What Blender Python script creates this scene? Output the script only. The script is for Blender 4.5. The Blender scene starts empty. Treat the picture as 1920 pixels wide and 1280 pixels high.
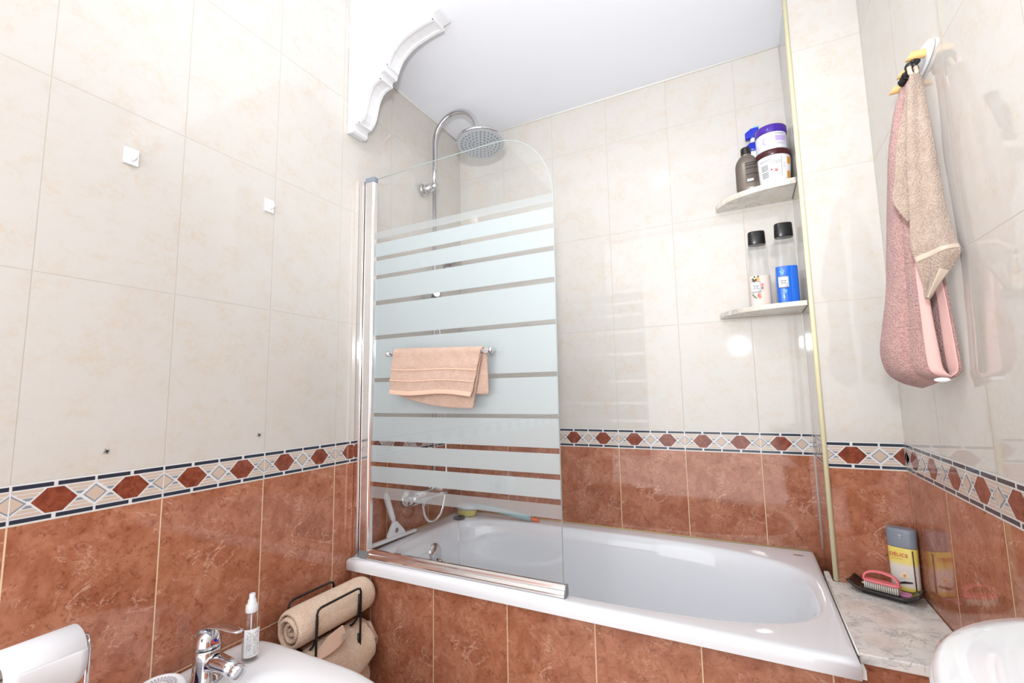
import bpy, bmesh, math, random
from math import sin, cos, pi, radians as R
from mathutils import Vector, Matrix, noise as mnoise
random.seed(7)
scn = bpy.context.scene
COL = scn.collection

# ------------------------------------------------------------------ camera
cam_d = bpy.data.cameras.new('camera'); cam = bpy.data.objects.new('camera', cam_d); COL.objects.link(cam)
cam_d.sensor_width = 36.0
cam_d.lens = 858.17 / 1920 * 36.0
cam_d.clip_start = 0.02
rt = Vector((0.89221754, 0.45129213, -0.0168307)); up = Vector((0.0646261, -0.09070522, 0.99377866)); fw = Vector((-0.44695785, 0.88775446, 0.11009404))
m = Matrix.Identity(4)
for i in range(3):
    m[i][0] = rt[i]; m[i][1] = up[i]; m[i][2] = -fw[i]
m[0][3], m[1][3], m[2][3] = 1.2132, -1.8545, 1.0289
cam.matrix_world = m
scn.camera = cam

# ------------------------------------------------------------------ world, view, lights
w = bpy.data.worlds.new('world'); scn.world = w; w.use_nodes = True
w.node_tree.nodes['Background'].inputs[0].default_value = (1, 1, 1, 1)
w.node_tree.nodes['Background'].inputs[1].default_value = 0.3
scn.view_settings.view_transform = 'Standard'; scn.view_settings.look = 'None'
scn.view_settings.gamma = 1.0; scn.view_settings.use_curve_mapping = False
scn.view_settings.exposure = 0.74

def light(name, kind, loc, energy, size=0.1, target=None, color=(1, 1, 1), spot=None, size_y=None):
    d = bpy.data.lights.new(name, kind); d.energy = energy; d.color = color
    if kind == 'AREA':
        d.size = size
        if size_y: d.shape = 'RECTANGLE'; d.size_y = size_y
    else: d.shadow_soft_size = size
    if spot: d.spot_size = R(spot); d.spot_blend = 1.0
    o = bpy.data.objects.new(name, d); COL.objects.link(o); o.location = loc
    if target is not None:
        o.rotation_euler = (Vector(target) - Vector(loc)).to_track_quat('-Z', 'Y').to_euler()
    return o
light('camera_flash', 'SPOT', (1.20, -1.88, 1.34), 44, 0.045, (0.96, -0.15, 2.45), (0.95, 0.975, 1.0), 122)
light('flash_bounce_rear', 'AREA', (0.795, -2.66, 1.27), 20, 1.56, (0.795, 0, 1.27), (0.93, 0.965, 1.0), None, 2.5)
light('flash_bounce_ceiling', 'AREA', (0.795, -1.74, 2.54), 2.5, 1.58, (0.795, -1.74, 0), (0.93, 0.965, 1.0), None, 1.95)
light('ceiling_lamp_light', 'AREA', (0.78, -1.45, 2.515), 1.5, 0.09, (0.78, -1.45, 0), (1.0, 0.98, 0.95))

# ------------------------------------------------------------------ materials
def srgb(r, g, b):
    f = lambda c: (c/255/12.92) if c/255 <= .04045 else ((c/255+.055)/1.055)**2.4
    return (f(r), f(g), f(b), 1)
class NT:
    def __init__(s, name):
        s.mat = bpy.data.materials.new(name); s.mat.use_nodes = True; s.t = s.mat.node_tree
        s.b = s.t.nodes['Principled BSDF']; s.out = s.t.nodes['Material Output']
    def n(s, k, **kw):
        x = s.t.nodes.new(k)
        for a, v in kw.items(): setattr(x, a, v)
        return x
    def l(s, a, b): s.t.links.new(a, b)
    def put(s, v, sock):
        if hasattr(v, 'links'): s.l(v, sock)
        else: sock.default_value = v
    def m(s, op, a, b=0.0, c=None, clamp=False):
        x = s.n('ShaderNodeMath', operation=op, use_clamp=clamp); s.put(a, x.inputs[0]); s.put(b, x.inputs[1])
        if c is not None: s.put(c, x.inputs[2])
        return x.outputs[0]
    def mix(s, f, a, b):
        x = s.n('ShaderNodeMix', data_type='RGBA'); s.put(f, x.inputs[0]); s.put(a, x.inputs[6]); s.put(b, x.inputs[7]); return x.outputs[2]
    def noise(s, vec, scale, detail=4, rough=.5, dist=0.0):
        x = s.n('ShaderNodeTexNoise'); x.inputs['Scale'].default_value = scale; x.inputs['Detail'].default_value = detail
        x.inputs['Roughness'].default_value = rough; x.inputs['Distortion'].default_value = dist
        if vec is not None: s.l(vec, x.inputs['Vector'])
        return x.outputs[0]
    def step(s, v, a, b):
        x = s.n('ShaderNodeMapRange', interpolation_type='SMOOTHSTEP'); s.put(v, x.inputs[0]); x.inputs[1].default_value = a; x.inputs[2].default_value = b; return x.outputs[0]
    def comb(s, x_, y_, z_):
        x = s.n('ShaderNodeCombineXYZ'); s.put(x_, x.inputs[0]); s.put(y_, x.inputs[1]); s.put(z_, x.inputs[2]); return x.outputs[0]
    def bump(s, h, strength=.3, dist=.001):
        x = s.n('ShaderNodeBump'); x.inputs['Strength'].default_value = strength; x.inputs['Distance'].default_value = dist
        s.l(h, x.inputs['Height']); s.l(x.outputs[0], s.b.inputs['Normal'])
def simple(name, col, rough=.4, metal=0.0, spec=None, trans=None, coat=None, sub=None):
    t = NT(name); t.b.inputs['Base Color'].default_value = col; t.b.inputs['Roughness'].default_value = rough; t.b.inputs['Metallic'].default_value = metal
    if spec is not None: t.b.inputs['Specular IOR Level'].default_value = spec
    if coat is not None: t.b.inputs['Coat Weight'].default_value = coat; t.b.inputs['Coat Roughness'].default_value = .05
    if sub: t.b.inputs['Subsurface Weight'].default_value = sub; t.b.inputs['Subsurface Scale'].default_value = .01
    return t.mat
def clear(name, tint=(1, 1, 1, 1), rough=0.0, fac=None):
    t = NT(name); tr = t.n('ShaderNodeBsdfTransparent'); tr.inputs[0].default_value = tint
    gl = t.n('ShaderNodeBsdfGlossy'); gl.inputs['Roughness'].default_value = rough; gl.inputs[0].default_value = (1, 1, 1, 1)
    gg = t.n('ShaderNodeNewGeometry'); dt = t.n('ShaderNodeVectorMath', operation='DOT_PRODUCT'); t.l(gg.outputs['Incoming'], dt.inputs[0]); t.l(gg.outputs['Normal'], dt.inputs[1])
    fr = t.m('ADD', .04, t.m('MULTIPLY', .96, t.m('POWER', t.m('SUBTRACT', 1.0, t.m('ABSOLUTE', dt.outputs['Value'])), 5.0)))
    mx = t.n('ShaderNodeMixShader'); t.l(fr, mx.inputs[0]); t.l(tr.outputs[0], mx.inputs[1]); t.l(gl.outputs[0], mx.inputs[2])
    t.l(mx.outputs[0], t.out.inputs[0]); return t.mat

def tile_mat(name, ax, uoff, brown_only=False, brown_row=0.8):
    """ax 0/1: world axis the tiles run along; beige field tiles above the border, terracotta ones below"""
    t = NT(name); g = t.n('ShaderNodeNewGeometry'); sp = t.n('ShaderNodeSeparateXYZ'); t.l(g.outputs['Position'], sp.inputs[0])
    U = t.m('DIVIDE', t.m('SUBTRACT', sp.outputs[ax], uoff), .25)
    fu = t.m('FRACT', U); iu = t.m('FLOOR', U); Z = sp.outputs[2]
    def rows(z0, h):
        v = t.m('DIVIDE', t.m('SUBTRACT', Z, z0), h); return t.m('FRACT', v), t.m('FLOOR', v)
    def edge(f, size, wdt):
        d = t.m('MULTIPLY', t.m('MINIMUM', f, t.m('SUBTRACT', 1.0, f)), size)
        return t.m('SUBTRACT', 1.0, t.step(d, wdt*.55, wdt*1.15))
    # terracotta
    fb, ib = rows(brown_row - .4, .4)
    flip = t.m('MODULO', t.m('ABSOLUTE', t.m('ADD', ib, 0.0)), 2.0)
    vb = t.comb(t.m('MULTIPLY', fu, .25), t.m('ADD', t.m('MULTIPLY', fb, .4), t.m('MULTIPLY', ib, 3.3)), t.m('MULTIPLY', t.m('MODULO', t.m('ABSOLUTE', iu), 2.0), .013))
    n1 = t.noise(vb, 16, 6, .62, .6); n2 = t.noise(vb, 55, 6, .7, .8); n3 = t.noise(vb, 6, 3, .5, .3)
    base = t.mix(t.step(n1, .3, .72), srgb(158, 96, 70), srgb(187, 127, 100))
    base = t.mix(t.m('MULTIPLY', t.step(n2, .50, .68), .7), base, srgb(122, 66, 44))
    n4 = t.noise(vb, 130, 4, .7, .6); base = t.mix(t.m('MULTIPLY', t.step(n4, .54, .72), .55), base, srgb(112, 62, 44))
    base = t.mix(t.m('MULTIPLY', t.step(n3, .5, .7), .35), base, srgb(204, 144, 114))
    va = t.noise(vb, 9, 7, .62, 1.6); vein = t.m('SUBTRACT', 1.0, t.step(t.m('ABSOLUTE', t.m('SUBTRACT', va, .5)), .003, .016))
    vein = t.m('MULTIPLY', vein, t.step(t.noise(vb, 13, 4, .6, .4), .47, .62))
    vc = t.noise(vb, 22, 6, .65, 1.9); ve2 = t.m('SUBTRACT', 1.0, t.step(t.m('ABSOLUTE', t.m('SUBTRACT', vc, .5)), .002, .013))
    ve2 = t.m('MULTIPLY', ve2, t.step(t.noise(vb, 11, 3, .6, .2), .5, .64))
    vein = t.m('MULTIPLY', t.m('MAXIMUM', vein, ve2), .6)
    base = t.mix(vein, base, srgb(226, 186, 164))
    gb = t.m('MAXIMUM', edge(fu, .25, .0016), edge(fb, .4, .0016)) if not brown_only else edge(fu, .25, .0016)
    brown = t.mix(gb, base, srgb(228, 200, 166))
    joint = gb
    if not brown_only:
        fc, ic = rows(.8744, .4028)
        vc_ = t.comb(t.m('ADD', t.m('MULTIPLY', fu, .25), t.m('MULTIPLY', iu, 1.7)), t.m('ADD', t.m('MULTIPLY', fc, .4), t.m('MULTIPLY', ic, 2.9)), 0.37)
        a1 = t.noise(vc_, 14, 5, .6, .5); a2 = t.noise(vc_, 75, 6, .75, .6)
        b = t.mix(t.m('MULTIPLY', t.m('MULTIPLY', t.step(a1, .44, .64), t.step(a2, .40, .62)), .42), srgb(206, 202, 197), srgb(203, 183, 156))
        a3 = t.noise(vc_, 30, 6, .7, .6)
        b = t.mix(t.m('MULTIPLY', t.step(a3, .5, .75), .3), b, srgb(194, 185, 172))
        ju = edge(fu, .25, .0012); jv = edge(fc, .4028, .0012)
        b = t.mix(t.m('MULTIPLY', t.m('MAXIMUM', ju, jv), .6), b, srgb(184, 176, 162))
        top = t.m('GREATER_THAN', Z, .837)
        t.l(t.mix(top, brown, b), t.b.inputs['Base Color'])
        mm = t.n('ShaderNodeMix'); t.put(top, mm.inputs[0]); t.put(gb, mm.inputs[2]); t.put(t.m('MAXIMUM', ju, jv), mm.inputs[3]); joint = mm.outputs[0]
    else: t.l(brown, t.b.inputs['Base Color'])
    rr = t.m('ADD', t.m('MULTIPLY', joint, .5), .045); t.l(rr, t.b.inputs['Roughness'])
    t.b.inputs['Specular IOR Level'].default_value = .5
    wav = t.noise(t.comb(sp.outputs[ax], Z, .1), 7, 1, .4, 0)
    h = t.m('SUBTRACT', t.m('MULTIPLY', wav, .35), joint); t.bump(h, .35, .0012)
    return t.mat

def marble(name, base, vein, scale, warm=None):
    t = NT(name); tc = t.n('ShaderNodeTexCoord'); v = tc.outputs['Object']
    a = t.noise(v, scale, 7, .62, 1.4); k = t.m('SUBTRACT', 1.0, t.step(t.m('ABSOLUTE', t.m('SUBTRACT', a, .5)), .0, .035))
    k = t.m('MULTIPLY', k, t.step(t.noise(v, scale*.8, 3, .5, .2), .42, .62))
    c = t.mix(t.m('MULTIPLY', k, .75), base, vein)
    c = t.mix(t.m('MULTIPLY', t.step(t.noise(v, scale*.9, 5, .6, .6), .45, .75), .55), c, vein)
    if warm: c = t.mix(t.m('MULTIPLY', t.step(t.noise(v, scale*.35, 3, .5, .5), .5, .7), .5), c, warm)
    t.l(c, t.b.inputs['Base Color']); t.b.inputs['Roughness'].default_value = .14
    return t.mat
def terry(name, c1, c2, scale=420, strength=1.0, speck=.5):
    t = NT(name); tc = t.n('ShaderNodeTexCoord'); v = tc.outputs['Object']
    n1 = t.noise(v, scale, 2, .6, .1); n2 = t.noise(v, 35, 3, .6, .3)
    c = t.mix(t.step(n2, .35, .68), c1, c2); c = t.mix(t.m('MULTIPLY', t.step(n1, .60, .36), speck), c, (c1[0]*.6, c1[1]*.56, c1[2]*.55, 1))
    t.l(c, t.b.inputs['Base Color']); t.b.inputs['Roughness'].default_value = .95; t.b.inputs['Specular IOR Level'].default_value = .1
    t.b.inputs['Sheen Weight'].default_value = .3
    t.bump(n1, strength, .007); return t.mat

M = {}
M['white_ceramic'] = simple('white_ceramic', srgb(230, 231, 234), .06, coat=.5)
M['enamel'] = simple('white_enamel', srgb(238, 242, 248), .05, coat=.5)
M['paint'] = simple('white_paint', srgb(238, 241, 248), .7)
M['plaster'] = simple('white_plaster', srgb(222, 223, 226), .5)
M['chrome'] = simple('chrome', (.66, .66, .68, 1), .07, 1)
M['alu'] = simple('polished_aluminium', (.83, .81, .81, 1), .13, 1)
M['grey_plastic'] = simple('grey_plastic', srgb(128, 132, 136), .35)
M['blue_grey_plastic'] = simple('blue_grey_plastic', srgb(128, 136, 150), .3)
M['grout_white'] = simple('border_white', srgb(222, 223, 224), .12)
M['navy'] = simple('border_navy', srgb(46, 54, 68), .12)
M['border_brown'] = None
M['border_beige'] = simple('border_beige', srgb(202, 182, 166), .12)
M['border_grey'] = simple('border_grey', srgb(138, 146, 156), .12)
M['caulk_y'] = simple('yellowed_sealant', srgb(206, 186, 136), .5)
M['trim_y'] = simple('yellow_plastic_trim', srgb(236, 230, 190), .3)
M['caulk_w'] = simple('white_sealant', srgb(232, 230, 224), .5)
M['black'] = simple('black_metal', srgb(16, 14, 15), .35, 0)
M['black_pl'] = simple('black_plastic', srgb(22, 22, 24), .28)
M['white_pl'] = simple('white_plastic', srgb(236, 238, 242), .3)
M['wood'] = simple('pale_wood', srgb(222, 178, 118), .35)
M['rubber'] = simple('dark_rubber', srgb(70, 70, 72), .6)
M['paper'] = simple('toilet_paper', srgb(222, 222, 226), .95, sub=.0)
M['blue'] = simple('blue_plastic', srgb(14, 40, 190), .2)
M['purple'] = simple('purple_plastic', srgb(74, 40, 158), .2)
M['maroon'] = simple('maroon_plastic', srgb(72, 26, 28), .25)
M['lbl_white'] = simple('white_label', srgb(238, 238, 240), .35)
M['lilac'] = simple('lilac_print', srgb(192, 170, 222), .35)
M['ink'] = simple('grey_print', srgb(118, 122, 126), .4)
M['ink_d'] = simple('dark_print', srgb(42, 40, 42), .4)
M['red'] = simple('red_print', srgb(205, 60, 76), .4)
M['orange'] = simple('amber_print', srgb(226, 150, 24), .4)
M['bronze'] = simple('brown_grey_plastic', srgb(112, 102, 94), .28, .35)
M['brown_lbl'] = simple('dark_brown_print', srgb(88, 78, 72), .3, .3)
M['yellow'] = simple('yellow_plastic', srgb(226, 204, 96), .25)
M['pink'] = simple('pink_plastic', srgb(240, 128, 140), .3)
M['bristle'] = simple('white_bristles', srgb(222, 220, 212), .6)
M['mauve'] = simple('mauve_soap', srgb(196, 122, 168), .4)
M['tray'] = simple('black_tray', srgb(26, 20, 22), .25)
M['teal'] = simple('pale_teal_plastic', srgb(150, 196, 204), .35)
M['pale_blue'] = simple('pale_blue_plastic', srgb(196, 212, 222), .35)
M['orange_pl'] = simple('orange_plastic', srgb(238, 110, 48), .35)
M['sponge'] = simple('yellow_sponge', srgb(214, 200, 122), .9)
M['liquid_blue'] = simple('blue_liquid', srgb(20, 110, 222), .08)
M['liquid_cream'] = simple('cream_liquid', srgb(238, 220, 208), .12)
M['clear'] = clear('clear_plastic', (.97, .98, .98, 1))
M['clear_grey'] = clear('clear_bottle_plastic', (.965, .97, .975, 1), .02)
M['glass'] = clear('screen_glass', (.985, .99, .99, 1))
M['gold'] = simple('gold_print', srgb(170, 140, 90), .3, .6)
M['cork'] = simple('cream_wood_base', srgb(226, 206, 160), .5)
M['green'] = simple('green_print', srgb(70, 96, 60), .4)
M['coral'] = simple('coral_print', srgb(232, 110, 90), .4)
M['sky_print'] = simple('light_blue_print', srgb(120, 180, 236), .4)
M['floor'] = simple('floor_tile', srgb(214, 206, 196), .3)
M['front_wall'] = simple('front_wall_tile', srgb(224, 214, 198), .2)
M['door'] = simple('door_paint', srgb(205, 196, 184), .45)
M['marble'] = marble('grey_veined_marble', srgb(232, 230, 226), srgb(150, 152, 156), 24, srgb(222, 206, 192))
M['marble_shelf'] = marble('shelf_marble', srgb(226, 222, 214), srgb(168, 160, 150), 22, srgb(212, 190, 160))
M['peach'] = terry('peach_terry', srgb(222, 186, 166), srgb(230, 196, 178), 380, 1.0, .3)
M['peach_flat'] = simple('peach_hem', srgb(214, 180, 160), .85)
M['peach_roll'] = terry('peach_roll_terry', srgb(250, 218, 190), srgb(252, 228, 206), 300, 1.0, .25)
M['pinkt'] = terry('pink_terry', srgb(196, 154, 150), srgb(206, 164, 158), 260, 1.0)
M['pink_band'] = simple('pink_trim_band', srgb(226, 184, 178), .85)
M['pink_in'] = terry('pink_terry_inner', srgb(176, 128, 134), srgb(190, 142, 146), 300, 1.0)
M['taupe'] = terry('taupe_terry', srgb(184, 162, 146), srgb(196, 174, 158), 320, 1.0, .4)
M['taupe_band'] = simple('taupe_hem', srgb(198, 180, 164), .85)
def frost(name, fac):
    t = NT(name); d = t.n('ShaderNodeBsdfDiffuse'); d.inputs[0].default_value = srgb(208, 217, 220)
    tl = t.n('ShaderNodeBsdfTranslucent'); tl.inputs[0].default_value = srgb(242, 246, 248)
    a = t.n('ShaderNodeMixShader'); a.inputs[0].default_value = .55; t.l(d.outputs[0], a.inputs[1]); t.l(tl.outputs[0], a.inputs[2])
    tr = t.n('ShaderNodeBsdfTransparent'); b = t.n('ShaderNodeMixShader'); b.inputs[0].default_value = fac
    t.l(tr.outputs[0], b.inputs[1]); t.l(a.outputs[0], b.inputs[2]); t.l(b.outputs[0], t.out.inputs[0]); return t.mat
M['frost'] = frost('frosted_film', .96); M['frost_faint'] = frost('faint_frosted_film', .34)
t = NT('border_terracotta'); g = t.n('ShaderNodeNewGeometry')
t.l(t.mix(t.step(t.noise(g.outputs['Position'], 50, 6, .7, .8), .35, .65), srgb(146, 78, 56), srgb(112, 54, 40)), t.b.inputs['Base Color']); t.b.inputs['Roughness'].default_value = .1
M['border_brown'] = t.mat
t = NT('lamp_glow'); t.b.inputs['Emission Color'].default_value = (1, .97, .92, 1); t.b.inputs['Emission Strength'].default_value = 90; M['glow'] = t.mat
M['showerface'] = simple('shower_face_grey', srgb(178, 184, 190), .4, .0)
M['nozzle'] = simple('nozzle_silicone', srgb(112, 116, 122), .5)

# ------------------------------------------------------------------ mesh helpers
class MB:
    def __init__(s): s.v = []; s.f = []; s.m = []; s.sm = []
    def add(s, vs, fs, mi=0, smooth=True):
        o = len(s.v); s.v += [tuple(x) for x in vs]
        for f in fs: s.f.append([i+o for i in f]); s.m.append(mi); s.sm.append(smooth)
        return s
    def box(s, a, b, mi=0):
        x0, y0, z0 = a; x1, y1, z1 = b
        vs = [(x0,y0,z0),(x1,y0,z0),(x1,y1,z0),(x0,y1,z0),(x0,y0,z1),(x1,y0,z1),(x1,y1,z1),(x0,y1,z1)]
        return s.add(vs, [(0,3,2,1),(4,5,6,7),(0,1,5,4),(1,2,6,5),(2,3,7,6),(3,0,4,7)], mi, False)
    def loft(s, rings, mi=0, caps=(True, True), smooth=True, closed=True):
        n = len(rings[0]); vs = [p for r in rings for p in r]; fs = []
        for i in range(len(rings)-1):
            for j in range(n if closed else n-1):
                k = (j+1) % n; fs.append((i*n+j, i*n+k, (i+1)*n+k, (i+1)*n+j))
        s.add(vs, fs, mi, smooth)
        if caps[0]: s.add(rings[0], [tuple(range(n-1, -1, -1))], mi, False)
        if caps[1]: s.add(rings[-1], [tuple(range(n))], mi, False)
        return s
    def lathe(s, prof, c=(0,0,0), ax=(0,0,1), n=40, mi=0, caps=(True, True), sx=1.0, sy=1.0, rot=0):
        ax = Vector(ax).normalized(); q = Vector((0,0,1)).rotation_difference(ax); c = Vector(c)
        rings = []
        for r, z in prof:
            r = max(r, 1e-5)
            rings.append([c + q @ (Matrix.Rotation(rot, 3, 'Z') @ Vector((r*sx*cos(2*pi*j/n), r*sy*sin(2*pi*j/n), z))) for j in range(n)])
        return s.loft(rings, mi, caps)
    def tube(s, pts, r, n=12, mi=0, caps=(True, True)):
        pts = [Vector(p) for p in pts]; rs = r if hasattr(r, '__len__') else [r]*len(pts); rings = []
        T = [(pts[min(i+1, len(pts)-1)]-pts[max(i-1, 0)]).normalized() for i in range(len(pts))]
        u = T[0].orthogonal().normalized()
        for i, p in enumerate(pts):
            u = (u - T[i]*u.dot(T[i])).normalized(); v = T[i].cross(u)
            rings.append([p + (u*cos(2*pi*j/n) + v*sin(2*pi*j/n))*rs[i] for j in range(n)])
        return s.loft(rings, mi, caps)
    def prism(s, poly, plane, d0, d1, mi=0, smooth=False):
        def P(a, b, d):
            return {'xz': (a, d, b), 'yz': (d, a, b), 'xy': (a, b, d)}[plane]
        r0 = [P(a, b, d0) for a, b in poly]; r1 = [P(a, b, d1) for a, b in poly]
        return s.loft([r0, r1], mi, (True, True), smooth)
    def grid(s, P, nu, nv, mi=0, closed_u=False):
        vs = [P(i/(nu-1), j/(nv-1)) for j in range(nv) for i in range(nu)]
        fs = [(j*nu+i, j*nu+i+1, (j+1)*nu+i+1, (j+1)*nu+i) for j in range(nv-1) for i in range(nu-1)]
        return s.add(vs, fs, mi)
    def ell(s, c, rx, ry, rz, n=24, k=14, mi=0):
        rings = []
        for i in range(k+1):
            a = -pi/2 + pi*i/k; cr = max(cos(a), .001)
            rings.append([(c[0]+rx*cr*cos(2*pi*j/n), c[1]+ry*cr*sin(2*pi*j/n), c[2]+rz*sin(a)) for j in range(n)])
        return s.loft(rings, mi)
    def xf(s, mat, start=0):
        for i in range(start, len(s.v)): s.v[i] = tuple(mat @ Vector(s.v[i]))
        return s
    def build(s, name, mats, parent=None, bevel=0, sub=0, solid=0, solid_off=0, fix=True):
        me = bpy.data.meshes.new(name); o = Vector((0, 0, 0))
        me.from_pydata([tuple(Vector(v)-o) for v in s.v], [], s.f)
        if not isinstance(mats, (list, tuple)): mats = [mats]
        for m_ in mats: me.materials.append(m_)
        for p, mi, sm in zip(me.polygons, s.m, s.sm): p.material_index = mi; p.use_smooth = sm
        if fix:
            bm = bmesh.new(); bm.from_mesh(me); bmesh.ops.remove_doubles(bm, verts=bm.verts, dist=1e-6)
            bmesh.ops.recalc_face_normals(bm, faces=bm.faces); bm.to_mesh(me); bm.free()
        ob = bpy.data.objects.new(name, me); COL.objects.link(ob)
        if parent is not None:
            ob.parent = parent; ob.matrix_parent_inverse = parent.matrix_world.inverted() if parent.type != 'EMPTY' else Matrix.Translation(-parent.location)
        if solid: md = ob.modifiers.new('t', 'SOLIDIFY'); md.thickness = solid; md.offset = solid_off
        if bevel:
            md = ob.modifiers.new('b', 'BEVEL'); md.width = bevel; md.segments = 3; md.limit_method = 'ANGLE'; md.angle_limit = R(40)
        if sub: md = ob.modifiers.new('s', 'SUBSURF'); md.levels = sub; md.render_levels = sub
        return ob
def thing(name, label, cat, loc=(0, 0, 0), group=None):
    o = bpy.data.objects.new(name, None); COL.objects.link(o); o.location = loc; o.empty_display_size = .05
    o['label'] = label; o['category'] = cat
    if group: o['group'] = group
    bpy.context.view_layer.update()
    return o
def tag(o, label, cat, group=None):
    o['label'] = label; o['category'] = cat
    if group: o['group'] = group
    return o
def struct(o): o['kind'] = 'structure'; return o
def lab(o, s): o['label'] = s; return o
def superell(cx, cy, a, b, n, z, N=96, n2=None, fn=None):
    pts = []
    for j in range(N):
        th = 2*pi*j/N; e = n2 if (n2 and cos(th) < 0) else n
        r = (abs(cos(th)/a)**e + abs(sin(th)/b)**e)**(-1/e); pts.append((cx+r*cos(th), cy+r*sin(th), z))
    return pts
def lerp_list(L, t):
    x = t*(len(L)-1); i = min(int(x), len(L)-2); f = x-i
    # Catmull-Rom for smooth outlines
    p0, p1, p2, p3 = [Vector(L[max(0, min(len(L)-1, i+k))]) for k in (-1, 0, 1, 2)]
    return .5*((2*p1) + (p2-p0)*f + (2*p0-5*p1+4*p2-p3)*f*f + (3*p1-p0-3*p2+p3)*f**3)

# ------------------------------------------------------------------ room shell
XR = 1.589; XP = 1.408; YP = -.25; YF = -2.75; H = 2.55; HA = 2.29; YS = -.733
struct(MB().box((-.08, YF, 0), (0, .08, H)).build('wall_left', tile_mat('tiles_left_wall', 1, 0.0)))
struct(MB().box((0, 0, 0), (XP, .08, HA)).build('wall_back', tile_mat('tiles_back_wall', 0, 0.0)))
struct(MB().box((XP, YP+.003, 0), (XP+.02, .08, HA)).build('wall_pillar_side', tile_mat('tiles_pillar_side', 1, 0.0)))
struct(MB().box((XP, YP, 0), (XR+.08, YP+.02, HA)).build('wall_pillar_front', tile_mat('tiles_pillar_front', 0, XP+.0001)))
struct(MB().box((XR, YF, 0), (XR+.08, YP, H)).build('wall_right', tile_mat('tiles_right_wall', 1, -.515)))
struct(MB().box((0, YF-.08, 0), (XR, YF, H)).build('wall_front', M['front_wall']))
struct(MB().box((-.08, YF-.08, -.06), (XR+.08, .08, 0)).build('floor', M['floor']))
struct(MB().box((-.08, YF-.08, H), (XR+.08, .08, H+.06)).build('ceiling', M['paint']))
struct(MB().box((0, YS, HA), (XR, 0, H)).build('ceiling_alcove', M['paint'], bevel=.002))
dr = MB(); dr.box((.35, YF+.001, 0), (1.15, YF+.03, 2.02)); struct(dr.build('door_1', M['door']))
dh = MB(); dh.tube([(.43, YF+.031, 1.0), (.43, YF+.075, 1.0), (.53, YF+.075, 1.0)], .009); struct(dh.build('door_handle', M['chrome'], bpy.data.objects['door_1']))
# tiled fronts below the bath and the ledge
ya = -.668
struct(MB().box((0, ya, 0), (1.383, ya+.02, .452)).build('wall_bath_front', tile_mat('tiles_bath_front', 0, .0865, True, .46)))
struct(MB().box((1.383, -.640, 0), (XR, -.62, .468)).build('wall_ledge_front', tile_mat('tiles_ledge_front', 0, .0865, True, .46)))

# patterned border strips
def clip(poly, lo, hi):
    for val, s in ((lo, 1), (hi, -1)):
        out = []
        for i in range(len(poly)):
            a, b = poly[i], poly[(i+1) % len(poly)]; ia = s*(a[0]-val) >= -1e-9; ib = s*(b[0]-val) >= -1e-9
            if ia: out.append(a)
            if ia != ib: f = (val-a[0])/(b[0]-a[0]); out.append((val, a[1]+f*(b[1]-a[1])))
        poly = out
        if not poly: return []
    return poly
def border(n, ax, lo, hi, off, plane, nrm):
    zc = .8372; mb = MB()
    def P(u, v, d): return (u, plane+nrm*d, zc+v) if ax == 0 else (plane+nrm*d, u, zc+v)
    q = [(lo, -.0372), (hi, -.0372), (hi, .0372), (lo, .0372)]
    mb.loft([[P(a, b, -.002) for a, b in q], [P(a, b, .0012) for a, b in q]], 0, (True, True), False)
    def put(poly, mi, dd=.0016):
        c = clip(poly, lo+.0005, hi-.0005)
        if len(c) > 2: mb.add([P(a, b, dd) for a, b in c], [tuple(range(len(c)))], mi, False)
    for k in range(math.floor((lo-off)/.25), math.ceil((hi-off)/.25)):
        u0 = off + k*.25
        for s in (-1, 1):                                    # navy bars, a white rhomb at each hexagon
            for a, b in ((.0022, .0592), (.0658, .1228), (.1272, .1842), (.1908, .2478)):
                put([(u0+a, s*.0264), (u0+b, s*.0264), (u0+b, s*.0340), (u0+a, s*.0340)], 2)
            for c in (.0625, .1875): put([(u0+c-.003, s*.0302), (u0+c, s*.0302-.0026), (u0+c+.003, s*.0302), (u0+c, s*.0302+.0026)], 0)
        for c in (.0625, .1875):
            put([(u0+c-.034, 0), (u0+c-.0125, -.0232), (u0+c+.0125, -.0232), (u0+c+.034, 0), (u0+c+.0125, .0232), (u0+c-.0125, .0232)], 1)
        for c in (0, .125, .25):
            hw = .0225 if c != .125 else .0195
            for mi, g_ in ((4, 1.0), (3, .84)) if c < .25 or u0+.25 > hi-.03 else ():
                put([(u0+c-hw*g_, 0), (u0+c, -.0185*g_), (u0+c+hw*g_, 0), (u0+c, .0185*g_)], mi, .0016 if g_ == 1.0 else .0019)
            for dx in (-1, 1):
                if (c == 0 and dx < 0) or (c == .25 and dx > 0): continue
                xc = c + dx*.0255                              # where the white lines cross
                for s in (-1, 1):
                    for v0, v1, mi in ((.0040, .0092, 4), (.0112, .0164, 3), (.0184, .0236, 3)):
                        def span(v):
                            h_ = xc + dx*(.0215/.0232)*v*1.0 - dx*.0016          # along the hexagon side
                            d_ = xc - dx*(hw/.0185)*v + dx*.0016                 # along the diamond side
                            if v*hw/.0185 > .0235: d_ = c + dx*.0012
                            return d_, h_
                        (d0, h0), (d1, h1) = span(v0), span(v1)
                        if dx*(d0-c) < .0012: d0 = c+dx*.0012
                        if dx*(d1-c) < .0012: d1 = c+dx*.0012
                        if dx*(h0-d0) > .001: put([(u0+d0, s*v0), (u0+h0, s*v0), (u0+h1, s*v1), (u0+d1, s*v1)], mi)
        # tile joints
        put([(u0-.001, -.0368), (u0+.001, -.0368), (u0+.001, .0368), (u0-.001, .0368)], 0, .0021)
    struct(mb.build('trim_%d' % n, [M['grout_white'], M['border_brown'], M['navy'], M['border_beige'], M['border_grey']], fix=False))
border(1, 1, YF, -.0015, 0, 0, 1)
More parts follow.
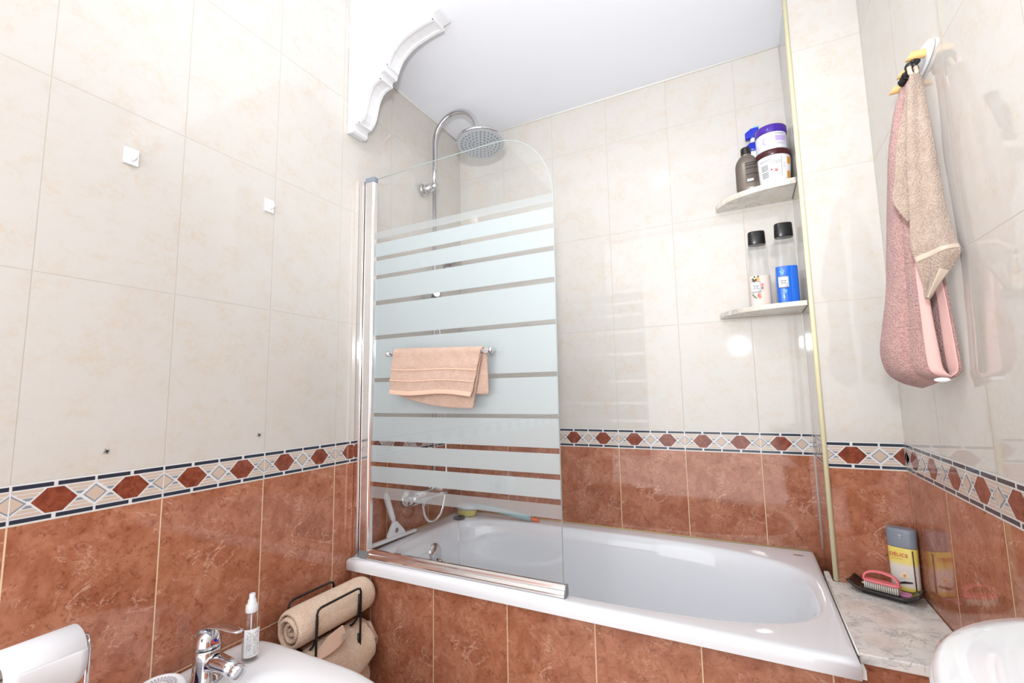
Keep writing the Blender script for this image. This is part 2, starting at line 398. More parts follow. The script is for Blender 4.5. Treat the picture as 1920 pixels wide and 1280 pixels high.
border(2, 0, .0015, XP-.0015, 0, 0, -1)
border(3, 1, YP, -.0015, 0, XP, -1)
border(4, 0, XP, XR-.0015, XP, YP, -1)
border(5, 1, YF, YP-.0015, -.515, XR, -1)
# corner strip, sealant lines
t6 = MB(); t6.tube([(XP-.001, YP-.001, .492), (XP-.001, YP-.001, HA-.004)], .0065, 16); struct(t6.build('trim_6', M['trim_y']))
t7 = MB()
t7.tube([(.004, -.002, HA-.002), (XP-.004, -.002, HA-.002)], .003, 8); t7.tube([(.002, -.70, HA-.002), (.002, -.004, HA-.002)], .003, 8)
t7.tube([(XP-.001, -.001, .50), (XP-.001, -.001, HA-.004)], .002, 8)
struct(t7.build('trim_7', M['caulk_w']))
t8 = MB(); t8.tube([(.01, -.002, .4910), (1.375, -.002, .4910)], .0022, 8); t8.tube([(.0035, -.62, .4915), (.0035, -.01, .4915)], .003, 8)
struct(t8.build('trim_8', M['caulk_y']))
t9 = MB(); t9.tube([(1.3845, -.66, .4905), (1.3845, -.26, .4905)], .0022, 8); t9.box((1.384, -.676, .452), (1.392, -.6502, .47))
struct(t9.build('trim_9', M['caulk_w']))

# ornamental plaster bracket
br = thing('plaster_bracket', 'white moulded plaster corner bracket with scalloped curves hanging under the ceiling drop by the shower', 'bracket', (0, -.70, 2.29))
prof = [(.001, 1.961), (.028, 1.957), (.036, 1.962), (.036, 1.983), (.052, 1.989), (.067, 2.003), (.078, 2.022), (.084, 2.048), (.090, 2.072), (.097, 2.092), (.108, 2.108), (.121, 2.118), (.136, 2.122), (.151, 2.124), (.153, 2.143), (.172, 2.144), (.178, 2.165), (.186, 2.186), (.200, 2.208), (.217, 2.222), (.236, 2.234), (.258, 2.243), (.285, 2.250), (.315, 2.255), (.345, 2.258), (.374, 2.259), (.375, 2.275), (.402, 2.279), (.402, 2.2895), (.001, 2.2895)]
b_ = MB(); b_.prism(prof, 'xz', YS, YS+.066); b_.build('bracket_body', M['plaster'], br, bevel=.0015)
for a, b, nm in ((4, 13, 'lower_scallop_moulding'), (16, 25, 'upper_scallop_moulding')):
    mm = MB()
    for y0, y1 in ((YS+.004, YS+.013), (YS+.053, YS+.062)):
        seg = prof[a:b+1]; low = [(x+.004, z-.0045) for x, z in seg]
        for i in range(len(seg)-1): mm.prism([seg[i], seg[i+1], low[i+1], low[i]], 'xz', y0, y1)
    for i in (a, b):
        x, z = prof[i]; mm.box((x-.003, YS+.004, z-.0045), (x+.005, YS+.062, z+.002))
    mm.build(nm, M['plaster'], br)

# ------------------------------------------------------------------ bathtub
bt = thing('bathtub', 'long white enamelled bathtub set between tiled walls under the glass screen', 'bathtub', (.69, -.35, .12))
N = 144; cx, cy = .7125, -.355
def rect_ring(x0, x1, y0, y1, z):
    pts = []
    for j in range(N):
        th = 2*pi*j/N; c_, s_ = cos(th), sin(th); k = 1e9
        if c_ > 1e-6: k = min(k, (x1-cx)/c_)
        if c_ < -1e-6: k = min(k, (x0-cx)/c_)
        if s_ > 1e-6: k = min(k, (y1-cy)/s_)
        if s_ < -1e-6: k = min(k, (y0-cy)/s_)
        pts.append([cx+k*c_, cy+k*s_, z])
    for qx, qy in ((x0, y0), (x1, y0), (x0, y1), (x1, y1)):
        j = min(range(N), key=lambda i: (pts[i][0]-qx)**2+(pts[i][1]-qy)**2); pts[j][0], pts[j][1] = qx, qy
    return [tuple(p) for p in pts]
X0, X1, Y0, Y1 = .002, 1.382, -.692, -.002
rings = [rect_ring(X0, X1, Y0, Y1, .456), rect_ring(X0, X1, Y0-.001, Y1, .466), rect_ring(X0, X1, Y0-.001, Y1, .480), rect_ring(X0+.001, X1-.001, Y0+.0015, Y1-.001, .4865), rect_ring(X0+.003, X1-.003, Y0+.006, Y1-.003, .490), rect_ring(X0+.012, X1-.012, Y0+.018, Y1-.010, .4902)]
def inner(d, z, sh=0.0):
    return superell(cx+sh, cy, .6425-d, .285-min(d, .2)*.75, 3.2, z, N, 5.0)
for d, z, sh in ((-.012, .4895, 0), (-.004, .4885, 0), (.004, .485, 0), (.011, .477, 0), (.016, .468, 0), (.022, .45, -.001), (.034, .40, -.004), (.05, .33, -.008), (.072, .25, -.014), (.098, .19, -.02), (.13, .155, -.026), (.18, .135, -.03), (.25, .125, -.03), (.4, .12, -.03)):
    rings.append(inner(d, z, sh))
tb = MB(); tb.loft(rings, 0, (False, True)); tub = tb.build('tub_shell', M['enamel'], bt)
e = MB()
for j in range(24):
    a0, a1 = 2*pi*j/24, 2*pi*(j+1)/24
    P_ = lambda a, k: (1.333+.0155*k*cos(a)*.9+.002*sin(a), -.062+.006*k*sin(a)-.003*cos(a), .4909)
    e.add([P_(a0, 1), P_(a1, 1), P_(a1, .72), P_(a0, .72)], [(0, 1, 2, 3)], 0, False)
e.box((1.326, -.0635, .4904), (1.340, -.0605, .4910)); lab(e.build('maker_emblem', M['gold'], bt), 'small gold oval emblem on the rim')
ov = MB(); ov.lathe([(.036, 0), (.037, .004), (.033, .010), (.022, .014), (.0, .016)], (.094, -.335, .413), (1, 0, .22), 36); ov.lathe([(.010, 0), (.012, .012), (.006, .02)], (.112, -.335, .385), (1, 0, -.3), 16)
lab(ov.build('overflow_cover', M['chrome'], bt), 'round chrome overflow cover')

# ------------------------------------------------------------------ marble ledge and shelves
lg = MB(); lg.box((1.3865, -.652, .4695), (XR-.001, YP-.0012, .490)); lg.box((1.3865, YP-.0012, .4695), (XP-.0075, -.175, .490))
tag(lg.build('marble_ledge', M['marble'], bevel=.003), 'grey veined marble ledge at the right end of the bathtub', 'ledge')
def shelf(z0, z1, xl, yr, label):
    pts = [(XP-.001, -.001), (xl, -.001), (xl-.002, -.006)]
    for i in range(1, 17):
        a = i/16*pi/2; pts.append((XP-.001 - (XP-.001-xl)*cos(a)**1.0, -.006-(yr-.006)*sin(a)**1.0 if i < 16 else -yr))
    mb = MB(); mb.prism(pts, 'xy', z0, z1)
    return tag(mb.build('corner_shelf', M['marble_shelf'], bevel=.002), label, 'shelf', 'marble corner shelves')
S1, S2 = 1.713, 1.3015
shelf(S1-.020, S1, 1.160, .158, 'upper marble corner shelf holding the two stacked jars')
shelf(S2-.0165, S2, 1.150, .172, 'lower marble corner shelf holding two clear bottles with black caps')

# ------------------------------------------------------------------ glass screen
GY = -.655
gs = thing('shower_screen', 'clear glass bath screen with frosted stripes and a rounded top corner on the tub rim', 'shower screen', (.4, GY, .49))
pg = [(.068, .5085), (.7505, .5085), (.7505, 1.585)]
cxg, czg, rg_ = .7505-.185, 1.8115-.215, .185
for i in range(1, 17):
    a = i/16*pi/2; pg.append((cxg+.185*cos(a), czg+.215*sin(a)))
pg += [(.45, 1.8115), (.25, 1.8095), (.068, 1.803)]
g_ = MB(); g_.prism(pg, 'xz', GY-.003, GY+.003); g_.build('glass_pane', M['glass'], gs, fix=True)
ed = MB(); path = [(x, GY, z) for x, z in pg[1:]]
ed.tube(path, .0014, 6); lab(ed.build('polished_edge', simple('glass_edge', srgb(168, 182, 180), .1, 0), gs), 'pale green polished glass edge')
def band(z0, z1, mat):
    k = MB(); xr = .7485; f = lambda z: min(xr, cxg+.185*math.sqrt(max(0, 1-((z-czg)/.215)**2))-.002) if z > czg else xr
    nn = 6; r0 = [(.069, GY+.0034, z0), (f(z0), GY+.0034, z0)] + [(f(z0+(z1-z0)*i/nn), GY+.0034, z0+(z1-z0)*i/nn) for i in range(1, nn)] + [(f(z1), GY+.0034, z1), (.069, GY+.0034, z1)]
    r1 = [(x, y+.0004, z) for x, y, z in r0]; k.loft([r0, r1], 0, (True, True), False); return k.build('frosted_stripe', mat, gs)
for z0, z1 in ((1.5155, 1.5642), (1.4484, 1.5006), (1.356, 1.4336), (1.2335, 1.340), (1.085, 1.219), (.966, 1.071), (.873, .9536), (.803, .858), (.737, .7885)): band(z0, z1, M['frost'])
band(1.5819, 1.607, M['frost_faint']); band(.6845, .7216, M['frost_faint'])
pf = MB()
for x0, x1, y0, y1 in ((.002, .020, GY-.014, GY+.012), (.0215, .0275, GY-.006, GY+.006)): pf.box((x0, y0, .4915), (x1, y1, 1.806))
pf.build('wall_profile', M['alu'], gs, bevel=.002)
pf = MB(); pf.prism([(.029, GY-.011), (.036, GY-.014), (.064, GY-.012), (.070, GY-.006), (.070, GY+.008), (.029, GY+.008)], 'xy', .515, 1.793); pf.build('hinge_profile', M['alu'], gs, bevel=.0015)
cp = MB(); cp.prism([(.028, GY-.013), (.071, GY-.012), (.071, GY+.009), (.028, GY+.009)], 'xy', 1.793, 1.812)
lab(cp.build('end_cap', M['blue_grey_plastic'], gs, bevel=.003), 'blue grey plastic top cap')
cp = MB(); cp.prism([(.028, GY-.013), (.068, GY-.012), (.068, GY+.009), (.028, GY+.009)], 'xy', .4915, .515); lab(cp.build('end_cap', M['grey_plastic'], gs, bevel=.002), 'grey plastic bottom cap')
bp_ = MB(); prof_b = [(GY-.017, .4912), (GY-.017, .499), (GY-.013, .507), (GY-.009, .509), (GY-.008, .515), (GY-.004, .520), (GY+.005, .520), (GY+.009, .505), (GY+.009, .4912)]
bp_.prism(prof_b, 'yz', .069, .757); lab(bp_.build('bottom_rail', M['alu'], gs, bevel=.001), 'polished metal bottom rail')
bp_ = MB(); bp_.prism([(a+(-.001 if a < GY else .001), b+(.001 if b > .5 else 0)) for a, b in prof_b], 'yz', .757, .7605); bp_.build('rail_cap', M['grey_plastic'], gs, bevel=.001)

# towel bar + hand towel on it
tbx = thing('towel_bar', 'short chrome towel bar fixed to the glass screen', 'towel bar', (.36, -.685, 1.157))
k = MB(); k.tube([(.175, -.695, 1.1600), (.555, -.695, 1.1525)], .0055, 14); k.build('rod', M['chrome'], tbx)
for x, z in ((.180, 1.1600), (.545, 1.1527)):
    k = MB(); k.lathe([(.010, 0), (.010, .006), (.005, .010), (.005, .030), (.009, .034), (.009, .042)], (x, GY-.0032, z), (0, -1, 0), 20); k.build('mount', M['chrome'], tbx)
for x0, x1 in ((.165, .176), (.553, .566)):
    k = MB(); z = 1.160-(x0-.175)*.02; k.lathe([(.006, 0), (.0095, .002), (.0095, .010), (.007, .013)], (x0, -.695, z), (1, 0, 0), 18); k.build('end_knob', M['chrome'], tbx)
ht = thing('hand_towel', 'peach hand towel folded over the bar on the glass screen', 'towel', (.36, -.70, 1.17))
def front(u, v):    # v 0 top .. 1 bottom hem
    x0 = .2033-.010*v; x1 = .535-.032*v
    zt = 1.1745-.0125*u; zb = 1.0300-.010*u; z = zt+(zb-zt)*v
    y = -.7055-.006*sin(v*pi*.5)-.0035*sin(u*9+v*4)*v-.002*sin(v*21)*.6
    return (x0+(x1-x0)*u, y + (.006 if v == 0 else 0), z - .004*sin(u*pi*2.2)*v)
k = MB(); k.grid(front, 40, 24); k.build('front_flap', M['peach'], ht, solid=.006, sub=1)
def over(u, v):
    a = pi*v; x0 = .2035; x1 = .537; z = 1.1665-.0125*u
    return (x0+(x1-x0)*u, -.695-.0105*cos(a), z+.0085*sin(a))
k = MB(); k.grid(over, 30, 8); k.build('fold_over_bar', M['peach'], ht, solid=.006, sub=1)
def back(u, v):
    x0 = .206-.003*v; x1 = .541+.004*v; zt = 1.168-.0125*u; zb = 1.032-.008*u
    if u < .82: zb -= .0
    return (x0+(x1-x0)*u, -.6845+.003*sin(u*7)*v, zt+(zb-zt)*v)
k = MB(); k.grid(back, 30, 16); k.build('back_flap', M['peach'], ht, solid=.006, sub=1)
def midf(u, v):    # inner layer with a hanging curved lower edge
    x0 = .222-.010*v; x1 = .531-.033*v; zt = 1.160-.0125*u; zb = 1.026-.043*(1-(1-u)**2.2)
    return (x0+(x1-x0)*u, -.6965+.002*sin(u*8+1)*v, zt+(zb-zt)*v)
k = MB(); k.grid(midf, 36, 18); k.build('inner_flap', M['peach'], ht, solid=.006, sub=1)
for v0, v1, nm in ((.44, .475, 'woven_band'), (.68, .71, 'woven_band'), (.90, 1.0, 'hem')):
    k = MB(); k.grid(lambda u, v, v0=v0, v1=v1: (lambda p: (p[0], p[1]-.0042, p[2]))(front(u, v0+(v1-v0)*v)), 40, 4); k.build(nm, M['peach_flat'], ht, solid=.0012, sub=1)

# ------------------------------------------------------------------ shower set
sh = thing('shower_column', 'chrome rain shower column with round overhead rose and gooseneck on the left wall', 'shower', (.055, -.285, .63))
rx, ry = .055, -.285
pts = [(rx, ry, .66), (rx, ry, 1.95)]; k = MB(); k.tube(pts, .0085, 18); k.build('lower_riser', M['chrome'], sh)
pts = [(rx, ry, 1.93), (rx, ry, 2.0), (rx, ry, 2.08), (rx, ry, 2.125)]
for i in range(1, 19):
    a = pi - pi*i/18; pts.append((.165+.11*cos(a), ry, 2.13+.115*sin(a)))
pts += [(.277, ry, 2.105), (.282, ry, 2.088)]
k = MB(); k.tube(pts, .0115, 20); k.build('gooseneck_arm', M['chrome'], sh)
hx = Vector((-.08, .09, 1)).normalized(); hc = Vector((.289, ry+.004, 2.072))
k = MB(); k.lathe([(.012, .030), (.016, .022), (.020, .014), (.060, .010), (.1015, .006), (.1035, .0), (.1025, -.005), (.098, -.0065)], hc, hx, 64, caps=(True, False)); hd = k.build('overhead_rose', M['chrome'], sh)
k = MB(); k.lathe([(.0985, -.0064), (.09, -.0075), (.0, -.0078)], hc, hx, 64, caps=(False, True)); k.build('rose_face', M['showerface'], hd)
k = MB(); q = Vector((0, 0, 1)).rotation_difference(hx)
for ring, cnt in ((.0, 1), (.016, 6), (.032, 12), (.048, 18), (.064, 24), (.080, 30)):
    for j in range(cnt):
        a = 2*pi*j/cnt; c = hc + q @ Vector((ring*cos(a), ring*sin(a), -.0078))
        k.lathe([(.0030, 0), (.0024, -.0024)], c, hx, 8)
k.build('nozzles', M['nozzle'], hd)
k = MB(); k.lathe([(.029, 0), (.029, .006), (.026, .010)], (.0015, ry-.02, 1.918), (1, .35, .1), 28); k.lathe([(.021, 0), (.019, .052)], (.004, ry-.02, 1.918), (1, .38, .2), 20)
k.ell((rx, ry, 1.932), .020, .020, .019); k.build('wall_mount', M['chrome'], sh)
k = MB(); k.ell((rx, ry, 1.435), .019, .019, .022); k.lathe([(.011, 0), (.011, .035), (.014, .037), (.014, .046)], (rx+.004, ry, 1.435), (.7, -.7, .2), 18); k.box((rx-.03, ry-.05, 1.424), (rx+.02, ry-.012, 1.442)); k.build('slider_holder', M['chrome'], sh)
k = MB(); k.tube([(.083, -.30, 1.40), (.094, -.30, 1.47), (.112, -.295, 1.535), (.135, -.29, 1.565)], [.010, .012, .011, .012], 16); k.lathe([(.018, .02), (.040, .012), (.043, 0), (.040, -.006), (.0, -.007)], (.150, -.288, 1.565), (-.35, .1, .95), 32); k.build('hand_shower', M['chrome'], sh)
hose = [(.083, -.30, 1.40), (.082, -.29, 1.32), (.088, -.27, 1.1), (.085, -.245, .85), (.08, -.235, .68), (.075, -.24, .60), (.07, -.255, .55), (.065, -.275, .528), (.062, -.30, .522), (.06, -.33, .53), (.06, -.355, .56), (.06, -.365, .60), (.06, -.365, .615)]
hp = [lerp_list([Vector(p) for p in hose], i/110) for i in range(111)]
k = MB(); k.tube(hp, [.0062 if i % 2 else .0052 for i in range(111)], 10); lab(k.build('hose', M['alu'], sh), 'ribbed metal hose looping above the tub rim')
k = MB()
k.lathe([(.024, 0), (.024, .10), (.021, .105), (.021, .155), (.024, .16), (.024, .26)], (.065, -.435, .632), (0, 1, 0), 28)
k.lathe([(.014, 0), (.014, .04)], (rx, ry, .640), (0, 0, 1), 18); k.lathe([(.011, 0), (.011, .03)], (.062, -.365, .595), (0, 0, 1), 16)
k.lathe([(.019, 0), (.017, -.02), (.015, -.03)], (.065, -.435, .632), (0, 1, 0), 24)
k.build('mixer_body', M['chrome'], sh)
for yy in (-.395, -.225):
    k = MB(); k.lathe([(.034, 0), (.034, .006), (.028, .016), (.015, .020), (.014, .05)], (.001, yy, .622), (1, 0, 0), 30); k.build('wall_flange', M['chrome'], sh)

# squeegee
sq = thing('squeegee', 'white plastic squeegee leaning in the front left corner of the bathtub rim', 'squeegee', (.03, -.47, .492))
k = MB(); k.tube([(.014, -.527, .672), (.017, -.517, .640), (.021, -.500, .592), (.024, -.487, .556)], [.0105, .0115, .011, .0095], 16); k.build('handle', M['white_pl'], sq, sub=1)
k = MB(); k.prism([(-.493, .562), (-.478, .562), (-.435, .520), (-.428, .507), (-.525, .511), (-.520, .524)], 'yz', .018, .032); nk = k.build('neck', M['white_pl'], sq, bevel=.003)
k = MB(); k.lathe([(.009, 0), (.008, .002), (.006, .0025)], (.032, -.482, .530), (1, 0, 0), 20); k.build('round_mark', M['grey_plastic'], nk)
k = MB(); k.prism([(-.612, .503), (-.608, .514), (-.368, .506), (-.368, .495)], 'yz', .019, .036); k.build('blade_holder', M['white_pl'], sq, bevel=.003)
k = MB(); k.prism([(-.612, .4935), (-.612, .504), (-.362, .496), (-.362, .4925)], 'yz', .026, .029); k.build('rubber_blade', M['rubber'], sq)

# back brush with sponge, plug
bb = thing('back_brush', 'long handled bath brush with pale head, yellow sponge and teal handle on the back rim', 'brush', (.2, -.07, .5))
k = MB(); k.lathe([(.040, 0), (.043, .008), (.043, .022), (.041, .026)], (.078, -.072, .4925), (0, 0, 1), 36, sx=1.05, sy=.8); lab(k.build('sponge_pad', M['sponge'], bb), 'yellow sponge pad')
k = MB(); k.lathe([(.043, 0), (.047, .004), (.047, .012), (.038, .019), (.018, .022)], (.078, -.072, .5187), (0, 0, 1), 36, sx=1.05, sy=.8); k.build('head', M['pale_blue'], bb)
k = MB(); k.tube([(.105, -.070, .534), (.16, -.067, .532), (.24, -.064, .524), (.32, -.058, .513), (.383, -.054, .5035)], [.012, .0105, .011, .012, .0115], 16); k.build('handle', M['teal'], bb)
k = MB(); k.tube([(.382, -.054, .5036), (.39, -.053, .501), (.418, -.050, .498)], [.009, .0075, .0065], 12); lab(k.build('handle_tip', M['orange_pl'], bb), 'orange tip')
pl = thing('bath_plug', 'dark rubber bath plug with a thin chain on the rear tub rim', 'plug', (.085, -.145, .4905))
k = MB(); k.lathe([(.018, 0), (.0235, .002), (.024, .007), (.020, .010), (.006, .011)], (.078, -.135, .4905), (0, 0, 1), 30); k.build('stopper', M['rubber'], pl)
ch = [(.082, -.145, .5035), (.100, -.172, .500), (.108, -.185, .485), (.118, -.20, .44), (.130, -.215, .36), (.14, -.225, .28), (.15, -.235, .20)]
cp_ = [lerp_list([Vector(p) for p in ch], i/90) for i in range(91)]
k = MB(); k.tube(cp_, [.0016 if i % 2 else .0009 for i in range(91)], 8); k.build('chain', M['alu'], pl)

# ------------------------------------------------------------------ label helpers
def cyl_patch(cx_, cy_, rx_, ry_, a0, a1, z0, z1, d=.0006, n=14, rot=0.0, ztop=None):
    """curved label patch on an elliptical cylinder; angles in degrees"""
    k = MB(); r0 = []; r1 = []
    for i in range(n+1):
        a = R(a0+(a1-a0)*i/n); x, y = (rx_+d)*cos(a), (ry_+d)*sin(a)
        X = cx_ + x*cos(rot)-y*sin(rot); Y = cy_ + x*sin(rot)+y*cos(rot); r0.append((X, Y, z0)); r1.append((X, Y, z1))
    k.loft([r0, r1], 0, (False, False), True, False); return k
def patch(parent, name, mat, *a, **kw):
    o = cyl_patch(*a, **kw).build(name, mat, parent, fix=False); return o
def multi(parts, name, mat, parent):
    k = MB()
    for p in parts:
        k.add(p.v, p.f, 0, True)
    return k.build(name, mat, parent, fix=False)
def each(parts, name, mat, parent):
    for p in parts: multi([p], name, mat, parent)
def rrect(k, prof, c, a, b, n, N_=48, rot=0.0, mi=0, caps=(True, True)):
    """loft of superellipse sections; prof = [(scale_x, scale_y, z)]"""
    rings = []
    for sx, sy, z in prof:
        rings.append([(c[0]+(x*cos(rot)-y*sin(rot)), c[1]+(x*sin(rot)+y*cos(rot)), c[2]+z) for x, y, _ in superell(0, 0, a*sx, b*sy, n, 0, N_)])
    return k.loft(rings, mi, caps)

# ------------------------------------------------------------------ upper shelf items
FA = math.degrees(math.atan2(-1.85+.1, 1.213-1.35))   # direction from the shelf to the doorway side
j1 = thing('cosmetic_jar', 'white jar with maroon lid and amber print, lower jar on the upper shelf', 'jar', (1.349, -.098, S1), 'jars stacked on the upper shelf')
cxj, cyj = 1.351, -.103
k = MB(); k.lathe([(.040, 0), (.044, .002), (.0465, .012), (.0505, .060), (.052, .092), (.0515, .094)], (cxj, cyj, S1), (0, 0, 1), 56); k.build('body', M['lbl_white'], j1)
k = MB(); k.lathe([(.0535, 0), (.0545, .001), (.0545, .0185), (.053, .0205), (.0, .0208)], (cxj, cyj, S1+.093), (0, 0, 1), 56); k.build('lid', M['maroon'], j1)
def ja(z): return .0465+(z-.012)*.083 if z < .06 else .0505+(z-.06)*.047
def jpatch(a0, a1, z0, z1, d=.0006):
    k = MB(); r = [[], []]
    for i in range(15):
        a = R(FA+a0+(a1-a0)*i/14)
        for q_, z in ((0, z0), (1, z1)):
            rr = ja(z)+d; r[q_].append((cxj+rr*cos(a), cyj+rr*sin(a), S1+z))
    k.loft(r, 0, (False, False), True, False); return k
multi([jpatch(-44, -18, .020+.0052*i, .0228+.0052*i) for i in range(4)] + [jpatch(-44, -18, .044+.0052*i, .0468+.0052*i) for i in range(4)], 'barcode', M['ink'], j1)
multi([jpatch(-48, -4, .078, .0795), jpatch(-48, -10, .074, .0752), jpatch(-8, 26, .070, .0712), jpatch(-2, 26, .066, .0672), jpatch(-8, 26, .062, .063), jpatch(-6, 22, .024, .025), jpatch(28, 29.5, .018, .086), jpatch(34, 44, .060, .061), jpatch(34, 42, .054, .055), jpatch(34, 44, .048, .049)], 'printed_text', M['ink'], j1)
multi([jpatch(-10, -4, .040, .046), jpatch(2, 16, .042, .044), jpatch(4, 14, .035, .040)], 'red_symbol', M['red'], j1)
each([jpatch(52, 70, .012, .036), jpatch(52, 70, .060, .084)], 'amber_panel', M['orange'], j1)
j2 = thing('cosmetic_jar', 'white jar with purple lid and lilac print, stacked on the maroon-lidded jar', 'jar', (1.343, -.10, S1+.114), 'jars stacked on the upper shelf')
cx2, cy2, zb2 = 1.350, -.100, S1+.1142
k = MB(); k.lathe([(.043, 0), (.0465, .003), (.0475, .010), (.0475, .062), (.0465, .0645)], (cx2, cy2, zb2), (0, 0, 1), 56); k.build('body', simple('pale_jar_plastic', srgb(226, 228, 238), .25), j2)
k = MB(); k.lathe([(.0485, 0), (.049, .001), (.049, .026), (.0475, .028), (.0, .0285)], (cx2, cy2, zb2+.063), (0, 0, 1), 56); k.build('lid', M['purple'], j2)
multi([cyl_patch(cx2, cy2, .0475, .0475, FA+16, FA+60, zb2+.030, zb2+.048)], 'lilac_panel', M['lilac'], j2)
M['violet_ink'] = simple('grey_violet_print', srgb(160, 158, 170), .4)
multi([cyl_patch(cx2, cy2, .0475, .0475, FA+16+4*i, FA+18.6+4*i, zb2+.053, zb2+.0575) for i in range(9)], 'printed_text', M['violet_ink'], j2)
each([cyl_patch(cx2, cy2, .0475, .0475, FA+18, FA+58, zb2+.022, zb2+.0232), cyl_patch(cx2, cy2, .0475, .0475, FA+18, FA+54, zb2+.018, zb2+.019)], 'printed_line', M['violet_ink'], j2)
k = MB()
for i in range(20):
    a0, a1 = R(70+220*i/20), R(70+220*(i+1)/20)
    def q(a, r_):
        an = R(FA-16)+r_*cos(a)/.0475; return (cx2+.0483*cos(an), cy2+.0483*sin(an), zb2+.034+r_*sin(a))
    wdt = .0035*sin(pi*(i+.5)/20)+.0008
    k.add([q(a0, .013), q(a1, .013), q(a1, .013-wdt), q(a0, .013-wdt)], [(0, 1, 2, 3)], 0, False)
k.build('crescent_print', M['lilac'], j2, fix=False)
db = thing('shampoo_bottle', 'brown-grey flat bottle with black cap at the front of the upper shelf', 'bottle', (1.272, -.105, S1))
k = MB(); rot = R(-8); a_, b_2 = .037, .019; c_ = (1.270, -.108, S1)
rrect(k, [(.90, .85, 0), (.97, .97, .003), (1, 1, .010), (1, 1, .085), (.97, .98, .098), (.86, .92, .110), (.66, .80, .121), (.44, .70, .128), (.40, .74, .131), (.37, .70, .134)], c_, a_, b_2, 2.6, rot=rot); k.build('body', M['bronze'], db)
k = MB(); k.lathe([(.0155, 0), (.0165, .002), (.0165, .021), (.0155, .024), (.0, .0245)], (c_[0], c_[1], S1+.132), (0, 0, 1), 32); k.build('cap', M['black_pl'], db)
def dpatch(a0, a1, z0, z1, d=.0007):
    k = MB(); r = [[], []]
    for i in range(13):
        th = R(a0+(a1-a0)*i/12); rr = (abs(cos(th)/(a_+d))**2.6+abs(sin(th)/(b_2+d))**2.6)**(-1/2.6); x, y = rr*cos(th), rr*sin(th)
        X = c_[0]+x*cos(rot)-y*sin(rot); Y = c_[1]+x*sin(rot)+y*cos(rot); r[0].append((X, Y, S1+z0)); r[1].append((X, Y, S1+z1))
    k.loft(r, 0, (False, False), True, False); return k
multi([dpatch(262, 345, z, z+h_, .0012) for z, h_ in ((.093, .0028), (.085, .003), (.073, .003), (.052, .003))], 'dark_stripe', M['ink_d'], db)
multi([dpatch(262, 345, .022, .094, .0004)], 'label_panel', M['brown_lbl'], db)
multi([dpatch(272, 318, .028, .036)], 'white_sticker', M['lbl_white'], db)
multi([dpatch(276, 305, .0305, .0330, .001)], 'sticker_text', M['sky_print'], db)
sp_ = thing('spray_bottle', 'white spray bottle with blue trigger head behind the dark bottle on the upper shelf', 'bottle', (1.318, -.045, S1))
k = MB(); rrect(k, [(.92, .92, 0), (1, 1, .006), (1, 1, .155), (.98, .98, .170)], (1.302, -.030, S1), .033, .022, 3); k.build('body', M['lbl_white'], sp_)
k = MB(); rrect(k, [(1, 1, 0), (1, 1, .010), (.9, .9, .026), (.55, .6, .036), (.30, .36, .040)], (1.302, -.030, S1+.170), .033, .022, 3); k.build('shoulder', M['blue'], sp_)
k = MB(); k.lathe([(.0085, 0), (.0085, .022)], (1.299, -.030, S1+.208), (0, 0, 1), 20); k.build('neck', M['white_pl'], sp_)
k = MB(); k.prism([(1.274, S1+.226), (1.308, S1+.226), (1.310, S1+.240), (1.319, S1+.252), (1.319, S1+.262), (1.294, S1+.262), (1.274, S1+.248)], 'xz', -.041, -.019); k.build('trigger_head', M['blue'], sp_, bevel=.003)
k = MB(); k.prism([(1.300, S1+.2625), (1.3195, S1+.2625), (1.3195, S1+.268), (1.304, S1+.267)], 'xz', -.038, -.022); k.build('nozzle_tip', M['sky_print'], sp_, bevel=.001)
k = MB(); k.prism([(1.300, S1+.140), (1.312, S1+.150), (1.312, S1+.130)], 'xz', -.0526, -.0520); k.build('red_mark', M['red'], sp_)

